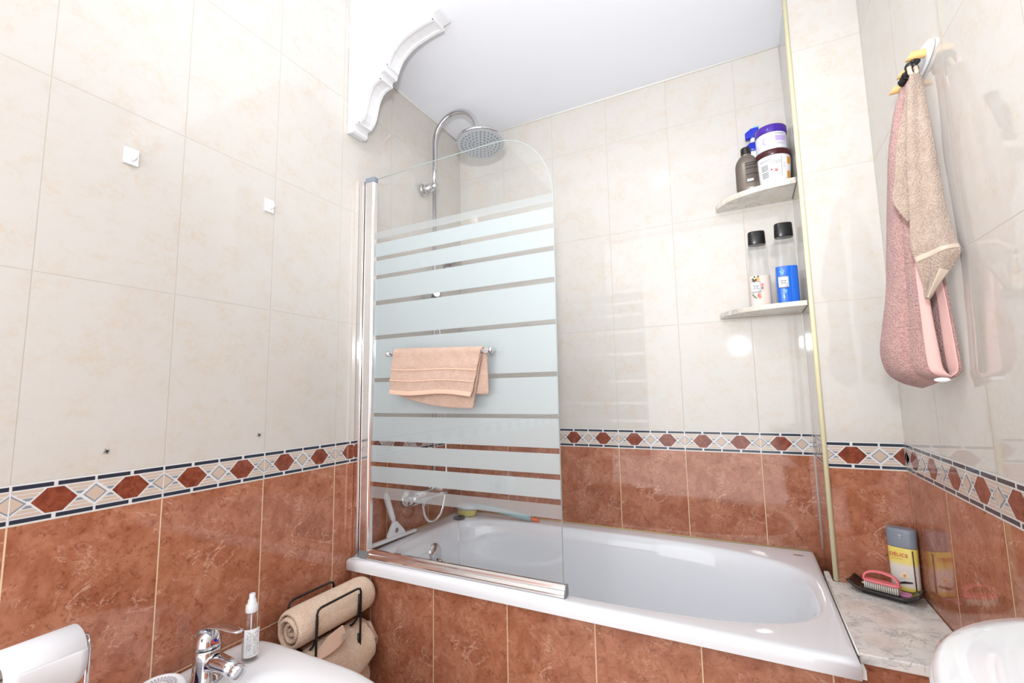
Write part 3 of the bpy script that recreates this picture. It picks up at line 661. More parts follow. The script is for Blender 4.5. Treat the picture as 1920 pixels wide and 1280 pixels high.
# ------------------------------------------------------------------ lower shelf bottles
def clearbottle(x, y, label, fill, fillh, sz, dec):
    o = thing('body_wash_bottle', label, 'bottle', (x, y, S2), 'clear bottles on the lower shelf'); rot = R(6)
    P_ = [(.93, .93, .0), (1, 1, .004), (1, 1, .09), (.97, .98, .112), (.89, .92, .132), (.83, .88, .147), (.84, .88, .160), (.91, .93, .176), (.94, .95, .186), (.90, .92, .196), (.78, .84, .205), (.70, .80, .210)]
    k = MB(); rrect(k, P_, (x, y, S2), .033, .019, 2.8, rot=rot); k.build('body', M['clear_grey'], o)
    k = MB(); rrect(k, [(.88, .86, 0), (.93, .91, .004), (.93, .91, fillh-.001), (.92, .90, fillh)], (x, y, S2+.002), .033, .019, 2.8, rot=rot); k.build('liquid', fill, o)
    k = MB(); rings_ = []
    rrect(k, [(.76, .84, 0), (.80, .88, .002), (.78, .86, .040), (.74, .82, .043)], (x, y, S2+.205), .033, .0205, 2.6, rot=rot)
    k.xf(Matrix.Identity(4)); k.build('cap', M['black_pl'], o)
    yf = y-.0203
    def fl(x0, x1, z0, z1, d=.0): 
        kk = MB(); kk.box((x+x0, yf-.0007-d, S2+z0), (x+x1, yf-.0002-d, S2+z1)); return kk
    def bl(cx_, cz_, r_, d=.0):
        kk = MB(); kk.lathe([(r_, 0), (r_, .0004)], (x+cx_, yf-.0003-d, S2+cz_), (0, -1, 0), 12); return kk
    multi([fl(-.026, .002, .048, .082)], 'paper_label', M['lbl_white'], o)
    multi([fl(-.026, .002, .048, .0488, .0006), fl(-.026, .002, .0812, .082, .0006), fl(-.022, -.002, .0585, .0592, .0006)] + [fl(-.0205+.0042*i, -.0178+.0042*i, .0665, .0700, .0006) for i in range(4)] + [fl(-.0185+.0042*i, -.0158+.0042*i, .0610, .0640, .0006) for i in range(3)], 'label_text', M['ink'], o)
    o.scale = (1.04, 1.04, sz)
    for nm, mt, blobs in dec: each([bl(a, b, r_, .0002) for a, b, r_ in blobs], nm, mt, o)
    return o
clearbottle(1.283, -.085, 'clear bottle half full of cream liquid with floral label and black cap', M['liquid_cream'], .100, 1.08,
    [('fruit_print', M['orange'], [(-.007, .090, .006)]), ('leaf_print', M['green'], [(-.020, .090, .004), (-.015, .098, .003), (-.004, .099, .003), (-.022, .040, .003), (-.018, .034, .003), (-.013, .030, .0025), (.006, .060, .003)]),
     ('dark_fruit_print', M['maroon'], [(-.017, .085, .004), (-.012, .088, .003)]), ('flower_print', M['coral'], [(.006, .072, .0035), (.006, .066, .002), (-.005, .040, .005), (-.003, .032, .004), (-.009, .035, .003)])])
clearbottle(1.362, -.118, 'clear bottle half full of bright blue liquid with white label and black cap', M['liquid_blue'], .112, 1.10,
    [('flower_print', M['sky_print'], [(-.014, .092, .005), (-.018, .098, .003), (-.010, .099, .003), (-.014, .104, .002), (-.012, .040, .004), (-.009, .033, .003), (-.014, .030, .0025), (-.006, .038, .0025)])])

# ------------------------------------------------------------------ ledge items
sg = thing('shower_gel_bottle', 'yellow shower gel bottle with blue-grey cap standing in the ledge corner', 'bottle', (1.556, -.275, .49))
rot = R(-24); c_ = (1.5555, -.2795, .4905); a_, b_2 = .0285, .0165
k = MB(); rrect(k, [(.90, .86, 0), (.96, .96, .003), (.99, .99, .02), (1.0, 1.0, .06), (1.02, 1.02, .112), (1.0, 1.0, .114)], c_, a_, b_2, 3.2, rot=rot)
t = NT('gel_bottle_print'); tc = t.n('ShaderNodeNewGeometry'); s3 = t.n('ShaderNodeSeparateXYZ'); t.l(tc.outputs['Position'], s3.inputs[0])
zz = t.m('SUBTRACT', s3.outputs[2], .4905)
cc = t.mix(t.step(zz, .070, .088), srgb(226, 222, 216), srgb(232, 214, 110)); cc = t.mix(t.step(zz, .030, .018), cc, srgb(226, 206, 96))
t.l(cc, t.b.inputs['Base Color']); t.b.inputs['Roughness'].default_value = .22
k.build('body', t.mat, sg)
k = MB(); rrect(k, [(1.03, 1.04, 0), (1.05, 1.06, .002), (1.04, 1.04, .012), (1.06, 1.06, .036), (1.02, 1.0, .042), (.9, .86, .0445)], (c_[0], c_[1], .6045), a_, b_2, 3.0, rot=rot); k.build('cap', M['blue_grey_plastic'], sg)
F = Matrix.Translation((c_[0], c_[1], 0)) @ Matrix.Rotation(rot, 4, 'Z')
def gl(poly, z, d=.0): return [F @ Vector((x, -b_2-.0012-d, z0)) for x, z0 in poly]
def gpatch(poly, d=0):
    kk = MB(); kk.add([tuple(F @ Vector((x, -b_2*(1-(abs(x)/a_)**3.2*.25)-.0011-d, z))) for x, z in poly], [tuple(range(len(poly)))], 0, False); return kk
multi([gpatch([(.0205, .494), (.0228, .494), (.0225, .601), (.0200, .601)], .0002)], 'dark_red_stripe', M['maroon'], sg)
def tri(pts): return gpatch(pts)
multi([gpatch([(-.018, .527), (-.008, .5225), (.000, .5265), (.016, .528), (.016, .5245), (.002, .521), (-.010, .518), (-.019, .524)]), gpatch([(-.024, .536), (-.0215, .533), (-.019, .530), (-.021, .5285), (-.025, .533)])], 'vanilla_pod_print', M['ink_d'], sg)
def disc(cx_, cz_, r_, d=0, sq=1): return gpatch([(cx_+r_*cos(2*pi*i/10), cz_+sq*r_*sin(2*pi*i/10)) for i in range(10)], d)
multi([disc(.000, .541, .0065), disc(.006, .539, .005), disc(-.005, .538, .0045), disc(.003, .546, .004)], 'flower_print', simple('cream_flower_print', srgb(240, 226, 206), .3), sg)
multi([disc(.002, .540, .003, .0004)], 'flower_centre', M['orange'], sg)
def text(body, size, mat, parent, name, mtx, depth=.0003):
    cu = bpy.data.curves.new(name, 'FONT'); cu.body = body; cu.size = size; cu.extrude = depth
    tmp = bpy.data.objects.new(name, cu); COL.objects.link(tmp); bpy.context.view_layer.update()
    me = bpy.data.meshes.new_from_object(tmp.evaluated_get(bpy.context.evaluated_depsgraph_get())); bpy.data.objects.remove(tmp); bpy.data.curves.remove(cu)
    for v in me.vertices: v.co = mtx @ v.co
    me.materials.clear(); me.materials.append(mat)
    o = bpy.data.objects.new(name, me); COL.objects.link(o); o.parent = parent; o.matrix_parent_inverse = Matrix.Translation(-parent.location); return o
text('D\u00c9LICE', .0115, M['red'], sg, 'bottle_lettering', F @ Matrix.Translation((-.0245, -b_2-.0013, .5835)) @ Matrix.Rotation(R(90), 4, 'X'))
multi([gpatch([(-.021, .5775), (.000, .5775), (.000, .5782), (-.021, .5782)])], 'small_print', M['red'], sg)
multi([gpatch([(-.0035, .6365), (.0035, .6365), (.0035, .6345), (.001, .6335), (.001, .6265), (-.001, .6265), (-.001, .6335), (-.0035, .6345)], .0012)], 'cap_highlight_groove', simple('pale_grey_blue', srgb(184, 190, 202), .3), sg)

sg.scale = (1.05, 1.05, 1.055)
ty = thing('soap_tray', 'black rectangular tray with upturned ends on the marble ledge', 'tray', (1.508, -.315, .4905))
# local frame of the tray: long axis from its left tip to its right tip
A_ = Vector((1.446, -.297)); B_ = Vector((1.566, -.352)); 
ang = math.atan2(B_.y-A_.y, B_.x-A_.x); TC = Vector((1.5035, -.3100, .4905)); TF = Matrix.Translation(TC) @ Matrix.Rotation(ang, 4, 'Z')
L_, W_ = .078, .034
def tray_p(u, v):
    x = (u*2-1)*L_; y = (v*2-1)*W_*(1-.10*abs(u*2-1)**3); e_ = abs(u*2-1)
    z = .004 + .018*max(0, (e_-.55)/.45)**1.6 + .004*abs(v*2-1)**3
    return tuple(TF @ Vector((x, y, z)))
k = MB(); k.grid(tray_p, 30, 12); k.build('dish', M['tray'], ty, solid=.008, solid_off=-1, sub=1)
k = MB(); k.xf(Matrix.Identity(4)); k.box((-.045, -.020, 0), (.045, .020, .0035)); k.xf(TF); k.build('foot', M['tray'], ty, bevel=.001)
nb = thing('nail_brush', 'pink nail brush with looped handle and white bristles on the black tray', 'brush', (1.495, -.330, .50))
NF = TF @ Matrix.Translation((-.004, -.010, .0165-.0))
k = MB(); hp_ = [(-.036, 0, .0195)]
for i in range(1, 24):
    a = pi-pi*i/24; hp_.append((.036*cos(a), 0, .0195+.0235*sin(a)**.75))
hp_.append((.036, 0, .0195))
rr_ = []
for i, (x, y, z) in enumerate(hp_):
    p0 = Vector(hp_[max(0, i-1)]); p1 = Vector(hp_[min(len(hp_)-1, i+1)]); tdir = (p1-p0).normalized(); nn_ = Vector((-tdir.z, 0, tdir.x))
    c = Vector((x, y, z)); rr_.append([NF @ (c+nn_*.0022*cx_*1.0+Vector((0, .0065*cy_, 0))) for cx_, cy_ in ((1, 1), (1, -1), (-1, -1), (-1, 1))])
k.loft(rr_, 0, (True, True)); k.build('handle', M['pink'], nb, bevel=.001, sub=0)
k = MB(); rrect(k, [(.95, .9, 0), (1, 1, .0015), (1, 1, .0045), (.96, .92, .006)], (0, 0, .0145), .040, .0115, 3.5); k.xf(NF); k.build('block', M['pink'], nb)
k = MB()
for i in range(16):
    for j in range(4): k.lathe([(.0015, 0), (.0017, -.0085), (.0022, -.0175)], (-.034+.0045*i, -.0075+.005*j, .0148), (0, 0, 1), 7)
k.xf(NF); k.build('bristles', M['bristle'], nb)['kind'] = 'stuff'
sl = MB(); rrect(sl, [(.94, .94, 0), (1, 1, .002), (1, 1, .005), (.95, .95, .007)], (.038, .008, .0078), .017, .014, 3); sl.xf(TF)
tag(sl.build('soap_bar', M['mauve']), 'flat mauve soap piece behind the pink brush on the black tray', 'soap')
# a thin wooden stick lies under the brush handle
st2 = MB(); st2.tube([TF @ Vector((-.050, .004, .0180)), TF @ Vector((.030, .018, .0135))], .0028, 8)
tag(st2.build('wooden_stick', M['cork']), 'thin pale wooden stick lying behind the pink brush', 'stick')

# ------------------------------------------------------------------ hooks on the left wall
def hook(y, z, label, s=1.0):
    o = thing('adhesive_hook', label, 'hook', (0, y, z), 'white adhesive hooks on the left wall')
    k = MB(); k.box((.0004, y-.015*s, z-.0195*s), (.004, y+.015*s, z+.0195*s)); k.build('plate', M['white_pl'], o, bevel=.002)
    k = MB(); k.tube([(.004, y+.002, z-.002), (.012, y+.002, z-.008), (.017, y+.003, z-.006), (.019, y+.004, z+.003)], [.004, .0036, .0032, .0028], 10); k.build('hook_arm', M['white_pl'], o)
hook(-1.3593, 1.5757, 'square white adhesive hook on the left wall, the nearer and larger-looking one')
hook(-1.019, 1.5847, 'square white adhesive hook on the left wall, nearer to the shower screen')
for y, z, lb in ((-1.3616, .919, 'small grey screw anchor in the beige tile above the bidet, the nearer one'), (-1.0196, .923, 'small grey screw anchor in the beige tile, nearer to the shower screen')):
    k = MB(); pts = []
    for i in range(12):
        a = 2*pi*i/12; r_ = .0065 if i % 3 == 0 else .0034; pts.append((y+r_*cos(a+.4), z+r_*sin(a+.4)))
    k.prism(pts, 'yz', .0003, .0016); o = k.build('screw_anchor', M['grey_plastic']); tag(o, lb, 'wall anchor', 'screw anchors on the left wall')
    k = MB(); k.lathe([(.0026, 0), (.0024, .0008)], (.0015, y+.001, z), (1, 0, 0), 12); k.build('anchor_hole', M['ink_d'], o)

# ------------------------------------------------------------------ right wall hooks and towels
hr = thing('peg_rail', 'white oval hook plate with three wooden pegs on the right wall', 'hook rail', (XR, -.645, 1.695))
k = MB(); k.loft([[(x, -.645+.098*cos(2*pi*j/48), 1.697+.026*sin(2*pi*j/48)) for j in range(48)] for x in (1.5885, 1.5825)], 0); k.build('plate', M['white_pl'], hr, bevel=.0015)
for y in (-.708, -.648, -.588):
    k = MB(); r0, r1 = [], []
    for j in range(20):
        a = 2*pi*j/20; r0.append((1.5824, y+.0085*cos(a), 1.697+.0085*sin(a))); r1.append((1.5560+.006*sin(a), y+.0085*cos(a), 1.697+.0085*sin(a)))
    k.loft([r0, r1]); k.build('peg', M['wood'], hr, bevel=.0006)
# pink towel: one U-shaped sheet, folded edge outwards
PL = [(1.563,-.648,1.682),(1.555,-.645,1.655),(1.548,-.640,1.629),(1.54,-.635,1.587),(1.529,-.627,1.52),(1.518,-.618,1.404),(1.509,-.61,1.288),(1.504,-.602,1.218),(1.494,-.593,1.149),(1.488,-.585,1.103),(1.495,-.580,1.062),(1.517,-.578,1.038),(1.548,-.60,1.024)]
PF = [(1.563,-.67,1.669),(1.562,-.672,1.638),(1.561,-.673,1.608),(1.56,-.675,1.56),(1.559,-.677,1.489),(1.555,-.678,1.376),(1.553,-.68,1.264),(1.553,-.682,1.199),(1.554,-.683,1.145),(1.555,-.685,1.103),(1.557,-.687,1.066),(1.562,-.688,1.053),(1.570,-.69,1.045)]
PB = [(1.571,-.68,1.66),(1.571,-.684,1.63),(1.571,-.686,1.60),(1.5735,-.690,1.548),(1.576,-.692,1.48),(1.574,-.695,1.367),(1.573,-.695,1.26),(1.576,-.698,1.192),(1.578,-.700,1.139),(1.580,-.700,1.098),(1.581,-.700,1.064),(1.580,-.696,1.053),(1.573,-.692,1.046)]
pt = thing('pink_towel', 'long pink towelling wrap with pale trim hanging in a loop from the pegs', 'towel', (1.55, -.65, 1.66))
def pink(u, v):
    L, Fp, B = lerp_list(PL, v), lerp_list(PF, v), lerp_list(PB, v)
    open_ = min(1, v*3)*(1-max(0, (v-.85)/.15)**2)
    if u < .5:
        s = u/.5; p = Fp.lerp(L, s)                       # front panel bulges towards the room
        p += Vector((-.010, -.015, 0))*(.6*sin(pi*s)+.55*abs(sin(2*pi*s**.8))**.6)*open_
        p += Vector((-.002, -.003, 0))*sin(v*14+s*5)*open_
    else:
        s = (u-.5)/.5; mid = L.lerp(B, .5)+Vector((.012, .035, 0))*open_
        p = (1-s)**2*L + 2*s*(1-s)*mid + s*s*B
        if p.x > 1.583: p.x = 1.583
    return tuple(p)
k = MB(); k.grid(pink, 61, 70); o = k.build('towel_cloth', M['pinkt'], pt, solid=.007, sub=1, fix=False)
k = MB()
k.grid(lambda u, v: tuple(Vector(pink(u*.085, v)) + Vector((-.0015, -.0055, 0))), 8, 70); k.build('front_trim_band', M['pink_band'], pt, solid=.003, sub=1, fix=False)
k = MB()
k.grid(lambda u, v: tuple(Vector(pink(1-u*.07, .25+.75*v)) + Vector((-.0048, -.003, 0))), 6, 60); k.build('back_trim_band', M['pink_band'], pt, solid=.002, sub=1, fix=False)
k = MB(); k.ell((1.5505, -.703, 1.0385), .0125, .0035, .0045, 24, 12); lab(k.build('button', M['white_pl'], pt), 'white oval button')
# taupe towel in front
BL = [(1.547,-.735,1.645),(1.539,-.735,1.587),(1.533,-.735,1.521),(1.527,-.735,1.444),(1.524,-.735,1.367),(1.52,-.735,1.313),(1.52,-.735,1.286),(1.525,-.735,1.259),(1.53,-.735,1.226),(1.532,-.735,1.192)]
BR = [(1.569,-.715,1.65),(1.569,-.725,1.584),(1.569,-.735,1.511),(1.572,-.735,1.433),(1.573,-.745,1.352),(1.576,-.76,1.294),(1.577,-.77,1.269),(1.565,-.76,1.243),(1.549,-.75,1.218),(1.5335,-.742,1.191)]
tt = thing('taupe_towel', 'taupe towel with woven border hanging in front of the pink one', 'towel', (1.55, -.73, 1.64))
def tau(u, v):
    L, Rr = lerp_list(BL, v), lerp_list(BR, v); p = L.lerp(Rr, u); w_ = (Rr-L).length
    p += Vector((-.10, -.28, 0))*w_*sin(pi*u)*.55 + Vector((-.002, -.004, 0))*sin(u*9+v*2)*min(1, v*4)
    return tuple(p)
k = MB(); k.grid(tau, 30, 60); k.build('towel_cloth', M['taupe'], tt, solid=.006, sub=1, fix=False)
FL = [(1.548,-.728,1.646),(1.538,-.728,1.600),(1.528,-.730,1.560),(1.519,-.730,1.528),(1.511,-.730,1.478),(1.5055,-.730,1.431),(1.4985,-.732,1.396),(1.5075,-.732,1.368),(1.519,-.734,1.345)]
FR = [(1.560,-.730,1.645),(1.552,-.730,1.600),(1.545,-.731,1.560),(1.540,-.731,1.528),(1.536,-.732,1.478),(1.533,-.732,1.431),(1.532,-.733,1.40),(1.530,-.734,1.372),(1.528,-.735,1.35)]
k = MB(); k.grid(lambda u, v: tuple(lerp_list(FL, v).lerp(lerp_list(FR, v), u)), 10, 40); k.build('folded_flap', M['taupe'], tt, solid=.004, sub=1, fix=False)
def tband(u, v):    # woven band crossing the towel on the slant
    vv = .725 - .14*u + v*.045; p = Vector(tau(u, vv)); return tuple(p+Vector((-.0012, -.0042, 0)))
k = MB(); k.grid(tband, 30, 4); k.build('woven_band', M['taupe_band'], tt, solid=.001, sub=1, fix=False)
k = MB(); k.grid(lambda u, v: tuple(Vector(tau(1-.30*u*(1-.0*v), .80+.2*v)) + Vector((-.001, -.0045, 0))), 6, 24); k.build('hem', M['taupe_band'], tt, solid=.002, sub=1, fix=False)
k = MB(); k.tube([(1.551, -.722, 1.668), (1.552, -.722, 1.655), (1.556, -.724, 1.645), (1.562, -.722, 1.652), (1.563, -.716, 1.668)], .004, 10); k.build('hanging_loop', M['taupe_band'], tt)
hb = thing('hair_elastic', 'black ruffled hair elastic looped on the middle peg above the towels', 'hair tie', (1.562, -.69, 1.672))
k = MB(); pts = []
for i in range(60):
    a = 2*pi*i/60; pts.append(Vector((1.5615+.010*cos(a)*.9+.002*sin(7*a), -.683+.034*sin(a)*.85, 1.679+.012*cos(a)+.003*sin(9*a))))
k.tube(pts+[pts[0]], [.0052+.0022*sin(i*2.3) for i in range(61)], 10); k.build('elastic_ring', M['black'], hb)
k = MB(); k.ell((1.5575, -.706, 1.6765), .009, .010, .010); k.ell((1.5650, -.700, 1.672), .008, .010, .011); k.ell((1.556, -.698, 1.666), .008, .009, .008); k.build('knot', M['black'], hb)

# ------------------------------------------------------------------ washbasin (lower right)
wb = thing('washbasin', 'smooth white ceramic washbasin on the right wall, cropped by the corner of the view', 'washbasin', (1.45, -1.45, .8))
k = MB(); cxw, cyw = 1.589, -1.425; aw, bw = .262, .262
def wr(sa, z, n_=2.5):
    P_ = superell(cxw, cyw, aw*sa, bw*sa, n_, z, 96); return [(min(x, XR-.001), y, z_) for x, y, z_ in P_]
rg = [wr(.35, .55), wr(.55, .58), wr(.78, .65), (wr(.91, .715)), wr(.97, .752), wr(.995, .772), wr(1.0, .783), wr(.99, .793), wr(.965, .799), wr(.90, .8025), wr(.80, .8025), wr(.66, .801), wr(.60, .796), wr(.56, .775), wr(.50, .73), wr(.38, .68), wr(.15, .665)]
k.loft(rg, 0, (True, True)); k.build('bowl', M['white_ceramic'], wb)
k = MB(); k.lathe([(.11, 0), (.085, .05), (.075, .3), (.09, .56)], (1.475, -1.425, 0), (0, 0, 1), 40); k.build('pedestal', M['white_ceramic'], wb)

# ------------------------------------------------------------------ bidet
bd = thing('bidet', 'white ceramic bidet against the left wall, its chrome tap side in view', 'bidet', (.29, -1.205, 0))
cxb, cyb = .285, -1.199
def bring(a, b, z, n_=2.8, n2_=8, dx=0): return [(max(x, .003), y, z_) for x, y, z_ in superell(cxb+dx, cyb, a, b, n_, z, 96, n2_)]
rg = [bring(.20, .12, .001), bring(.19, .11, .05), bring(.20, .12, .15), bring(.235, .150, .26), bring(.265, .175, .33), bring(.278, .188, .37), bring(.281, .192, .388), bring(.278, .189, .396), bring(.270, .182, .400),
      bring(.252, .173, .4005), [(x*.0+xx, yy, zz_) for (xx, yy, zz_) in bring(.185, .142, .397, 2.6, 3, .055) for x in (0,)], bring(.172, .130, .388, 2.6, 3, .058), bring(.155, .115, .362, 2.5, 2.8, .06), bring(.125, .09, .32, 2.4, 2.4, .06), bring(.07, .05, .285, 2.2, 2.2, .06), bring(.02, .02, .28, 2, 2, .06)]
k = MB(); k.loft(rg, 0, (True, True)); k.build('bowl', M['white_ceramic'], bd)
# tap
TAPSCALE = 1.2
tp = thing('bidet_tap', 'chrome single lever mixer tap on the bidet', 'tap', (.088, -1.195, .40))
tx, ty_ = .090, -1.185
k = MB(); k.lathe([(.027, 0), (.027, .004), (.0235, .008), (.0225, .03), (.0225, .052), (.021, .056)], (tx, ty_, .4005), (0, 0, 1), 36); k.build('body', M['chrome'], tp)
k = MB(); k.tube([(tx, ty_, .428), (tx+.03, ty_+.002, .436), (tx+.060, ty_+.004, .434), (tx+.078, ty_+.005, .430)], [.017, .0155, .014, .0138], 24); k.build('spout', M['chrome'], tp)
k = MB(); k.lathe([(.0135, 0), (.0142, .002), (.0142, .014), (.0125, .0155), (.011, .010)], (tx+.075, ty_+.005, .431), (1, .06, -.35), 28, caps=(True, True)); k.build('aerator', M['chrome'], tp)
k = MB(); k.lathe([(.0222, 0), (.0222, .006), (.020, .020), (.014, .029), (.0, .032)], (tx, ty_, .4575), (-.05, 0, 1), 36); k.build('lever_dome', M['chrome'], tp)
k = MB(); lv = [(tx-.019, ty_-.001, .468), (tx-.014, ty_, .484), (tx, ty_+.002, .4945), (tx+.020, ty_+.004, .4985), (tx+.045, ty_+.007, .498), (tx+.068, ty_+.010, .494), (tx+.082, ty_+.012, .4955)]
wd = [.0135, .0165, .0175, .0150, .0115, .0095, .007]; rr_ = []
for i, (p, wv) in enumerate(zip(lv, wd)):
    p = Vector(p); rr_.append([p+Vector((0, wv*cos(a), .0032*sin(a))) if i > 1 else p+Vector((-.003*sin(a), wv*cos(a), 0)) for a in [2*pi*j/16 for j in range(16)]])
k.loft(rr_); lev = k.build('lever', M['chrome'], tp, sub=1)
k = MB(); k.lathe([(.0028, 0), (.0026, .0008)], (tx+.0212, ty_-.0035, .471), (1, -.15, .25), 12); k.build('hot_mark', M['red'], tp)
k = MB(); k.lathe([(.0028, 0), (.0026, .0008)], (tx+.0215, ty_+.0015, .472), (1, -.05, .25), 12); k.build('cold_mark', M['blue'], tp)
tp.scale = (TAPSCALE,)*3
# spray bottle on the bidet
sb = thing('pump_bottle', 'small clear pump bottle with white label standing on the bidet by the tap', 'bottle', (.104, -1.088, .401))
bx, by = .105, -1.090
k = MB(); k.lathe([(.0185, 0), (.0200, .002), (.0200, .085), (.0185, .097), (.0125, .106), (.0105, .109)], (bx, by, .4012), (0, 0, 1), 36); k.build('body', M['clear'], sb)
k = MB(); k.lathe([(.0175, 0), (.018, .002), (.018, .045)], (bx, by, .4035), (0, 0, 1), 30); k.build('liquid', clear('clear_liquid', (.86, .87, .88, 1)), sb)
k = MB(); k.tube([(bx, by, .405), (bx, by, .505)], .0016, 8); k.build('dip_tube', M['white_pl'], sb)
k = MB(); k.lathe([(.0135, 0), (.0140, .001), (.0135, .016), (.0095, .020), (.0090, .028), (.0068, .029), (.0068, .040), (.0060, .0415)], (bx, by, .509), (0, 0, 1), 30); k.build('pump_head', simple('frosty_plastic', srgb(226, 230, 234), .25), sb)
FB = math.degrees(math.atan2(-1.8545-by, 1.213-bx))
patch(sb, 'paper_label', M['lbl_white'], bx, by, .0200, .0200, FB-42, FB+62, .412, .475)
rnd = random.Random(3)
multi([cyl_patch(bx, by, .0200, .0200, FB-20+9*j, FB-20+9*j+2.5+rnd.random()*2.5, .416+.002*(i), .4172+.002*i, .0011) for j in range(8) for i in range(0, 28) if rnd.random() > (.45 if j in (2, 5) else .62)], 'label_text', M['ink'], sb)
# air freshener
af = thing('air_freshener', 'round white vented air freshener on the bidet beside the tap', 'air freshener', (.10, -1.285, .40))
k = MB(); k.lathe([(.038, 0), (.041, .003), (.041, .016), (.038, .018)], (.098, -1.282, .4008), (0, 0, 1), 40); k.build('base', simple('violet_gel', srgb(92, 44, 120), .3), af)
k = MB(); k.lathe([(.039, 0), (.0455, .001), (.0470, .008), (.0455, .018), (.041, .0225), (.036, .0235), (.034, .0215), (.012, .0225), (.0, .0228)], (.098, -1.282, .4185), (.05, -.03, 1), 56); cv = k.build('cover', M['white_pl'], af)
k = MB()
for i in range(30):
    a = 2*pi*i/30
    for r0, r1 in ((.014, .018), (.0195, .0235), (.025, .0305)):
        c0 = Vector((.0992, -1.2827, .0)); tz = .4414-.0
        pr = []
        for r_, da in ((r0, -.05), (r1, -.05), (r1, .05), (r0, .05)):
            x, y = r_*cos(a+da), r_*sin(a+da); pr.append((c0.x+x, c0.y+y, tz-.05*x+.03*y+(.0004 if r_ < .02 else -.0003)))
        k.add(pr, [(0, 1, 2, 3)], 0, False)
k.build('vent_slots', simple('vent_shade_grey', srgb(168, 160, 172), .6), cv, fix=False)

# ------------------------------------------------------------------ toilet paper on wire stand
tpx, tpz = .128, .587
tr_ = thing('toilet_paper_roll', 'white toilet paper roll on the wire stand at the lower left', 'toilet paper', (tpx, -1.48, tpz))
k = MB(); ysl, ysr = -1.530, -1.434; n_ = 56
rings = [[(tpx+r_*cos(2*pi*j/n_), y, tpz+r_*sin(2*pi*j/n_)) for j in range(n_)] for r_, y in ((.0205, ysl), (.0425, ysl), (.0445, ysl+.0015), (.0455, ysr-.0015), (.0435, ysr), (.0205, ysr))]
k.loft(rings, 0, (False, False)); k.build('paper', M['paper'], tr_)
k = MB(); rings = [[(tpx+r_*cos(2*pi*j/n_), y, tpz+r_*sin(2*pi*j/n_)) for j in range(n_)] for r_, y in ((.0205, ysl), (.0205, ysr), (.0195, ysr), (.0195, ysl), (.0205, ysl))]
k.loft(rings, 0, (False, False)); k.build('cardboard_core', simple('cardboard', srgb(150, 140, 130), .9), tr_)
k = MB(); k.grid(lambda u, v: (tpx+.0458*cos(R(20)-R(95)*v*1.0)+.0006+.004*max(0, v-.7), ysl+.001+(ysr-ysl-.002)*u, tpz+.0458*sin(R(20)-R(95)*v)-.012*max(0, v-.75)), 10, 18); k.build('loose_sheet', M['paper'], tr_, solid=.0006)
ts = thing('toilet_roll_stand', 'slim chrome wire toilet roll stand on the floor at the lower left', 'roll holder', (.105, -1.39, 0))
k = MB(); k.lathe([(.058, .0), (.058, .008), (.054, .011), (.0, .012)], (.105, -1.445, .0005), (0, 0, 1), 40); k.build('base', M['chrome'], ts)
wy = -1.403
k = MB(); k.tube([(.098, wy, .01), (.098, wy, .57), (.099, wy-.002, .590), (.104, wy-.008, .601), (.112, wy-.018, .603), (.120, wy-.028, .597), (.127, wy-.038, .588), (.128, wy-.050, .587), (.128, -1.535, .587), (.128, -1.541, .592), (.128, -1.543, .600)], .0027, 12); k.build('wire_arm', M['chrome'], ts)
k = MB(); k.tube([(.112, wy-.008, .01), (.112, wy-.008, .560), (.106, wy-.005, .582), (.101, wy-.003, .592)], .0024, 12); k.build('wire_post', M['chrome'], ts)

# ------------------------------------------------------------------ towel rack with rolled towels
rk = thing('towel_rack', 'black wire rack holding rolled peach towels between the bidet and bathtub', 'rack', (.083, -.84, 0))
y1, y2, xf_, xb_, zt = -.925, -.765, .140, .026, .452
def frame(x):
    return [(x, y1, .004), (x, y1, zt-.014), (x, y1+.004, zt-.004), (x, y1+.014, zt), (x, y2-.014, zt), (x, y2-.004, zt-.004), (x, y2, zt-.014), (x, y2, .004)]
for x, nm in ((xf_, 'front_frame'), (xb_, 'back_frame')):
    k = MB(); k.tube(frame(x), .0033, 12); k.tube([(x, y1, .0045), (x, y2, .0045)], .0033, 10); k.build(nm, M['black'], rk)
for zc_ in (.395, .283, .164):
    for y in (y1+.004, y2-.004):
        k = MB(); pts = [(xf_-.003, y, zc_+.038)]
        for i in range(13):
            a = -pi*i/12; pts.append((.083+.054*cos(a), y, zc_+.0+.064*sin(a)))
        pts.append((xb_+.003, y, zc_+.038)); k.tube(pts, .0033, 10); k.build('cradle', M['black'], rk)
def roll(name, c, ya, yb, r, label, squash=1.0, turns=3.2, sc=1.0):
    o = thing(name, label, 'towel', (c[0], (ya+yb)/2, c[1]-r), 'rolled peach towels in the rack')
    n_ = 110; th = r/(turns+.4)*.5
    def P(u, v):
        a = u*turns*2*pi; rr = th*.6+(r-th*.5-th*.6)*u**.92
        y = ya+(yb-ya)*v; wob = 1+.02*sin(3*a+v*5)
        e_ = min(v, 1-v); tuck = -.004*(1-min(1, e_*14)); off = .006*sin(u*7)*(1 if v < .5 else -1)*max(0, 1-e_*8)
        return (c[0]+(rr*wob+tuck)*cos(a+1.9), y+off, c[1]+(rr*wob+tuck)*sin(a+1.9)*squash)
    k = MB(); k.grid(P, n_, 26); k.build('rolled_cloth', M['peach_roll'], o, solid=th*1.25, sub=1, fix=False); return o
roll('rolled_towel', (.083, .400), -.968, -.690, .0555, 'rolled peach towel, topmost in the black wire rack')
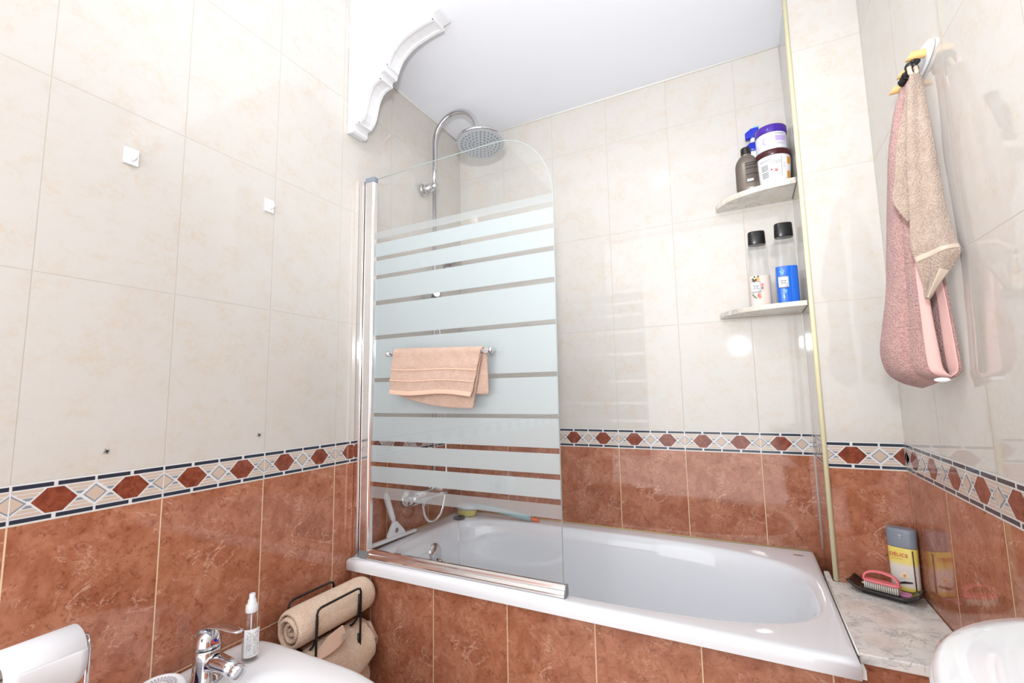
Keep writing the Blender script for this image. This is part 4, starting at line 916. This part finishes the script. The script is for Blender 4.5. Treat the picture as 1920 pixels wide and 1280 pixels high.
r2 = roll('rolled_towel', (.085, .288), -.955, -.705, .0535, 'peach towel with hanging hem flap, second tier of the wire rack', 1.0, 2.6)
def flap(u, v):     # loose layer sagging in front of the second roll
    y = -.935+.215*u+.018*v*(u-.5); a = R(88-118*v); sag = sin(pi*min(1, u*1.05))**.8
    return (.094+.053*cos(a)+.006*sin(u*6+v*2), y, .268+.060*sin(a)*(1+.15*sag)-.040*sag*v**1.5+.012*(1-u)*(1-v))
k = MB(); k.grid(flap, 30, 22); k.build('draped_layer', M['peach_roll'], r2, solid=.009, sub=1, fix=False)
def hemp(u, v):
    y = -.930+.112*u; return (.146-.020*v+.002*sin(u*4), y, .3255+.010*u+.030*v*min(1, u*1.8+.1)-.010*sin(u*pi)*(1-v))
k = MB(); k.grid(hemp, 20, 6); k.build('hem_strip', M['peach_flat'], r2, solid=.0025, sub=1, fix=False)
k = MB(); k.box((.150, -.845, .338), (.1515, -.815, .356)); k.build('sewn_tag', M['taupe_band'], r2, bevel=.0006)
def corner(u, v):
    return (.128-.052*u+.010*v, -.714+.026*sin(pi*min(1, u*1.1))*(.5+v)+.008*v, .325-.088*v*(1-abs(u-.42)*1.05)-.010*u+.010*sin(u*6)*v)
k = MB(); k.grid(corner, 20, 16); k.build('hanging_corner', M['peach_roll'], r2, solid=.010, sub=1, fix=False)
roll('rolled_towel', (.085, .172), -.955, -.705, .0500, 'rolled peach towel in the bottom tier of the wire rack, mostly hidden by the bidet', 1.0, 3.0)

# ------------------------------------------------------------------ ceiling lamp (its light is set at the top)
cl = thing('ceiling_spotlight', 'round recessed ceiling spotlight above the room, out of the picture', 'lamp', (.78, -1.45, H))
k = MB(); k.lathe([(.060, -.003), (.056, -.012), (.044, -.014), (.042, -.004)], (.78, -1.45, H), (0, 0, 1), 40, caps=(False, False)); k.build('ring', M['chrome'], cl)
k = MB(); k.lathe([(.042, -.006), (.0, -.0062)], (.78, -1.45, H), (0, 0, 1), 32, caps=(False, False)); k.build('diffuser', M['glow'], cl, fix=False)
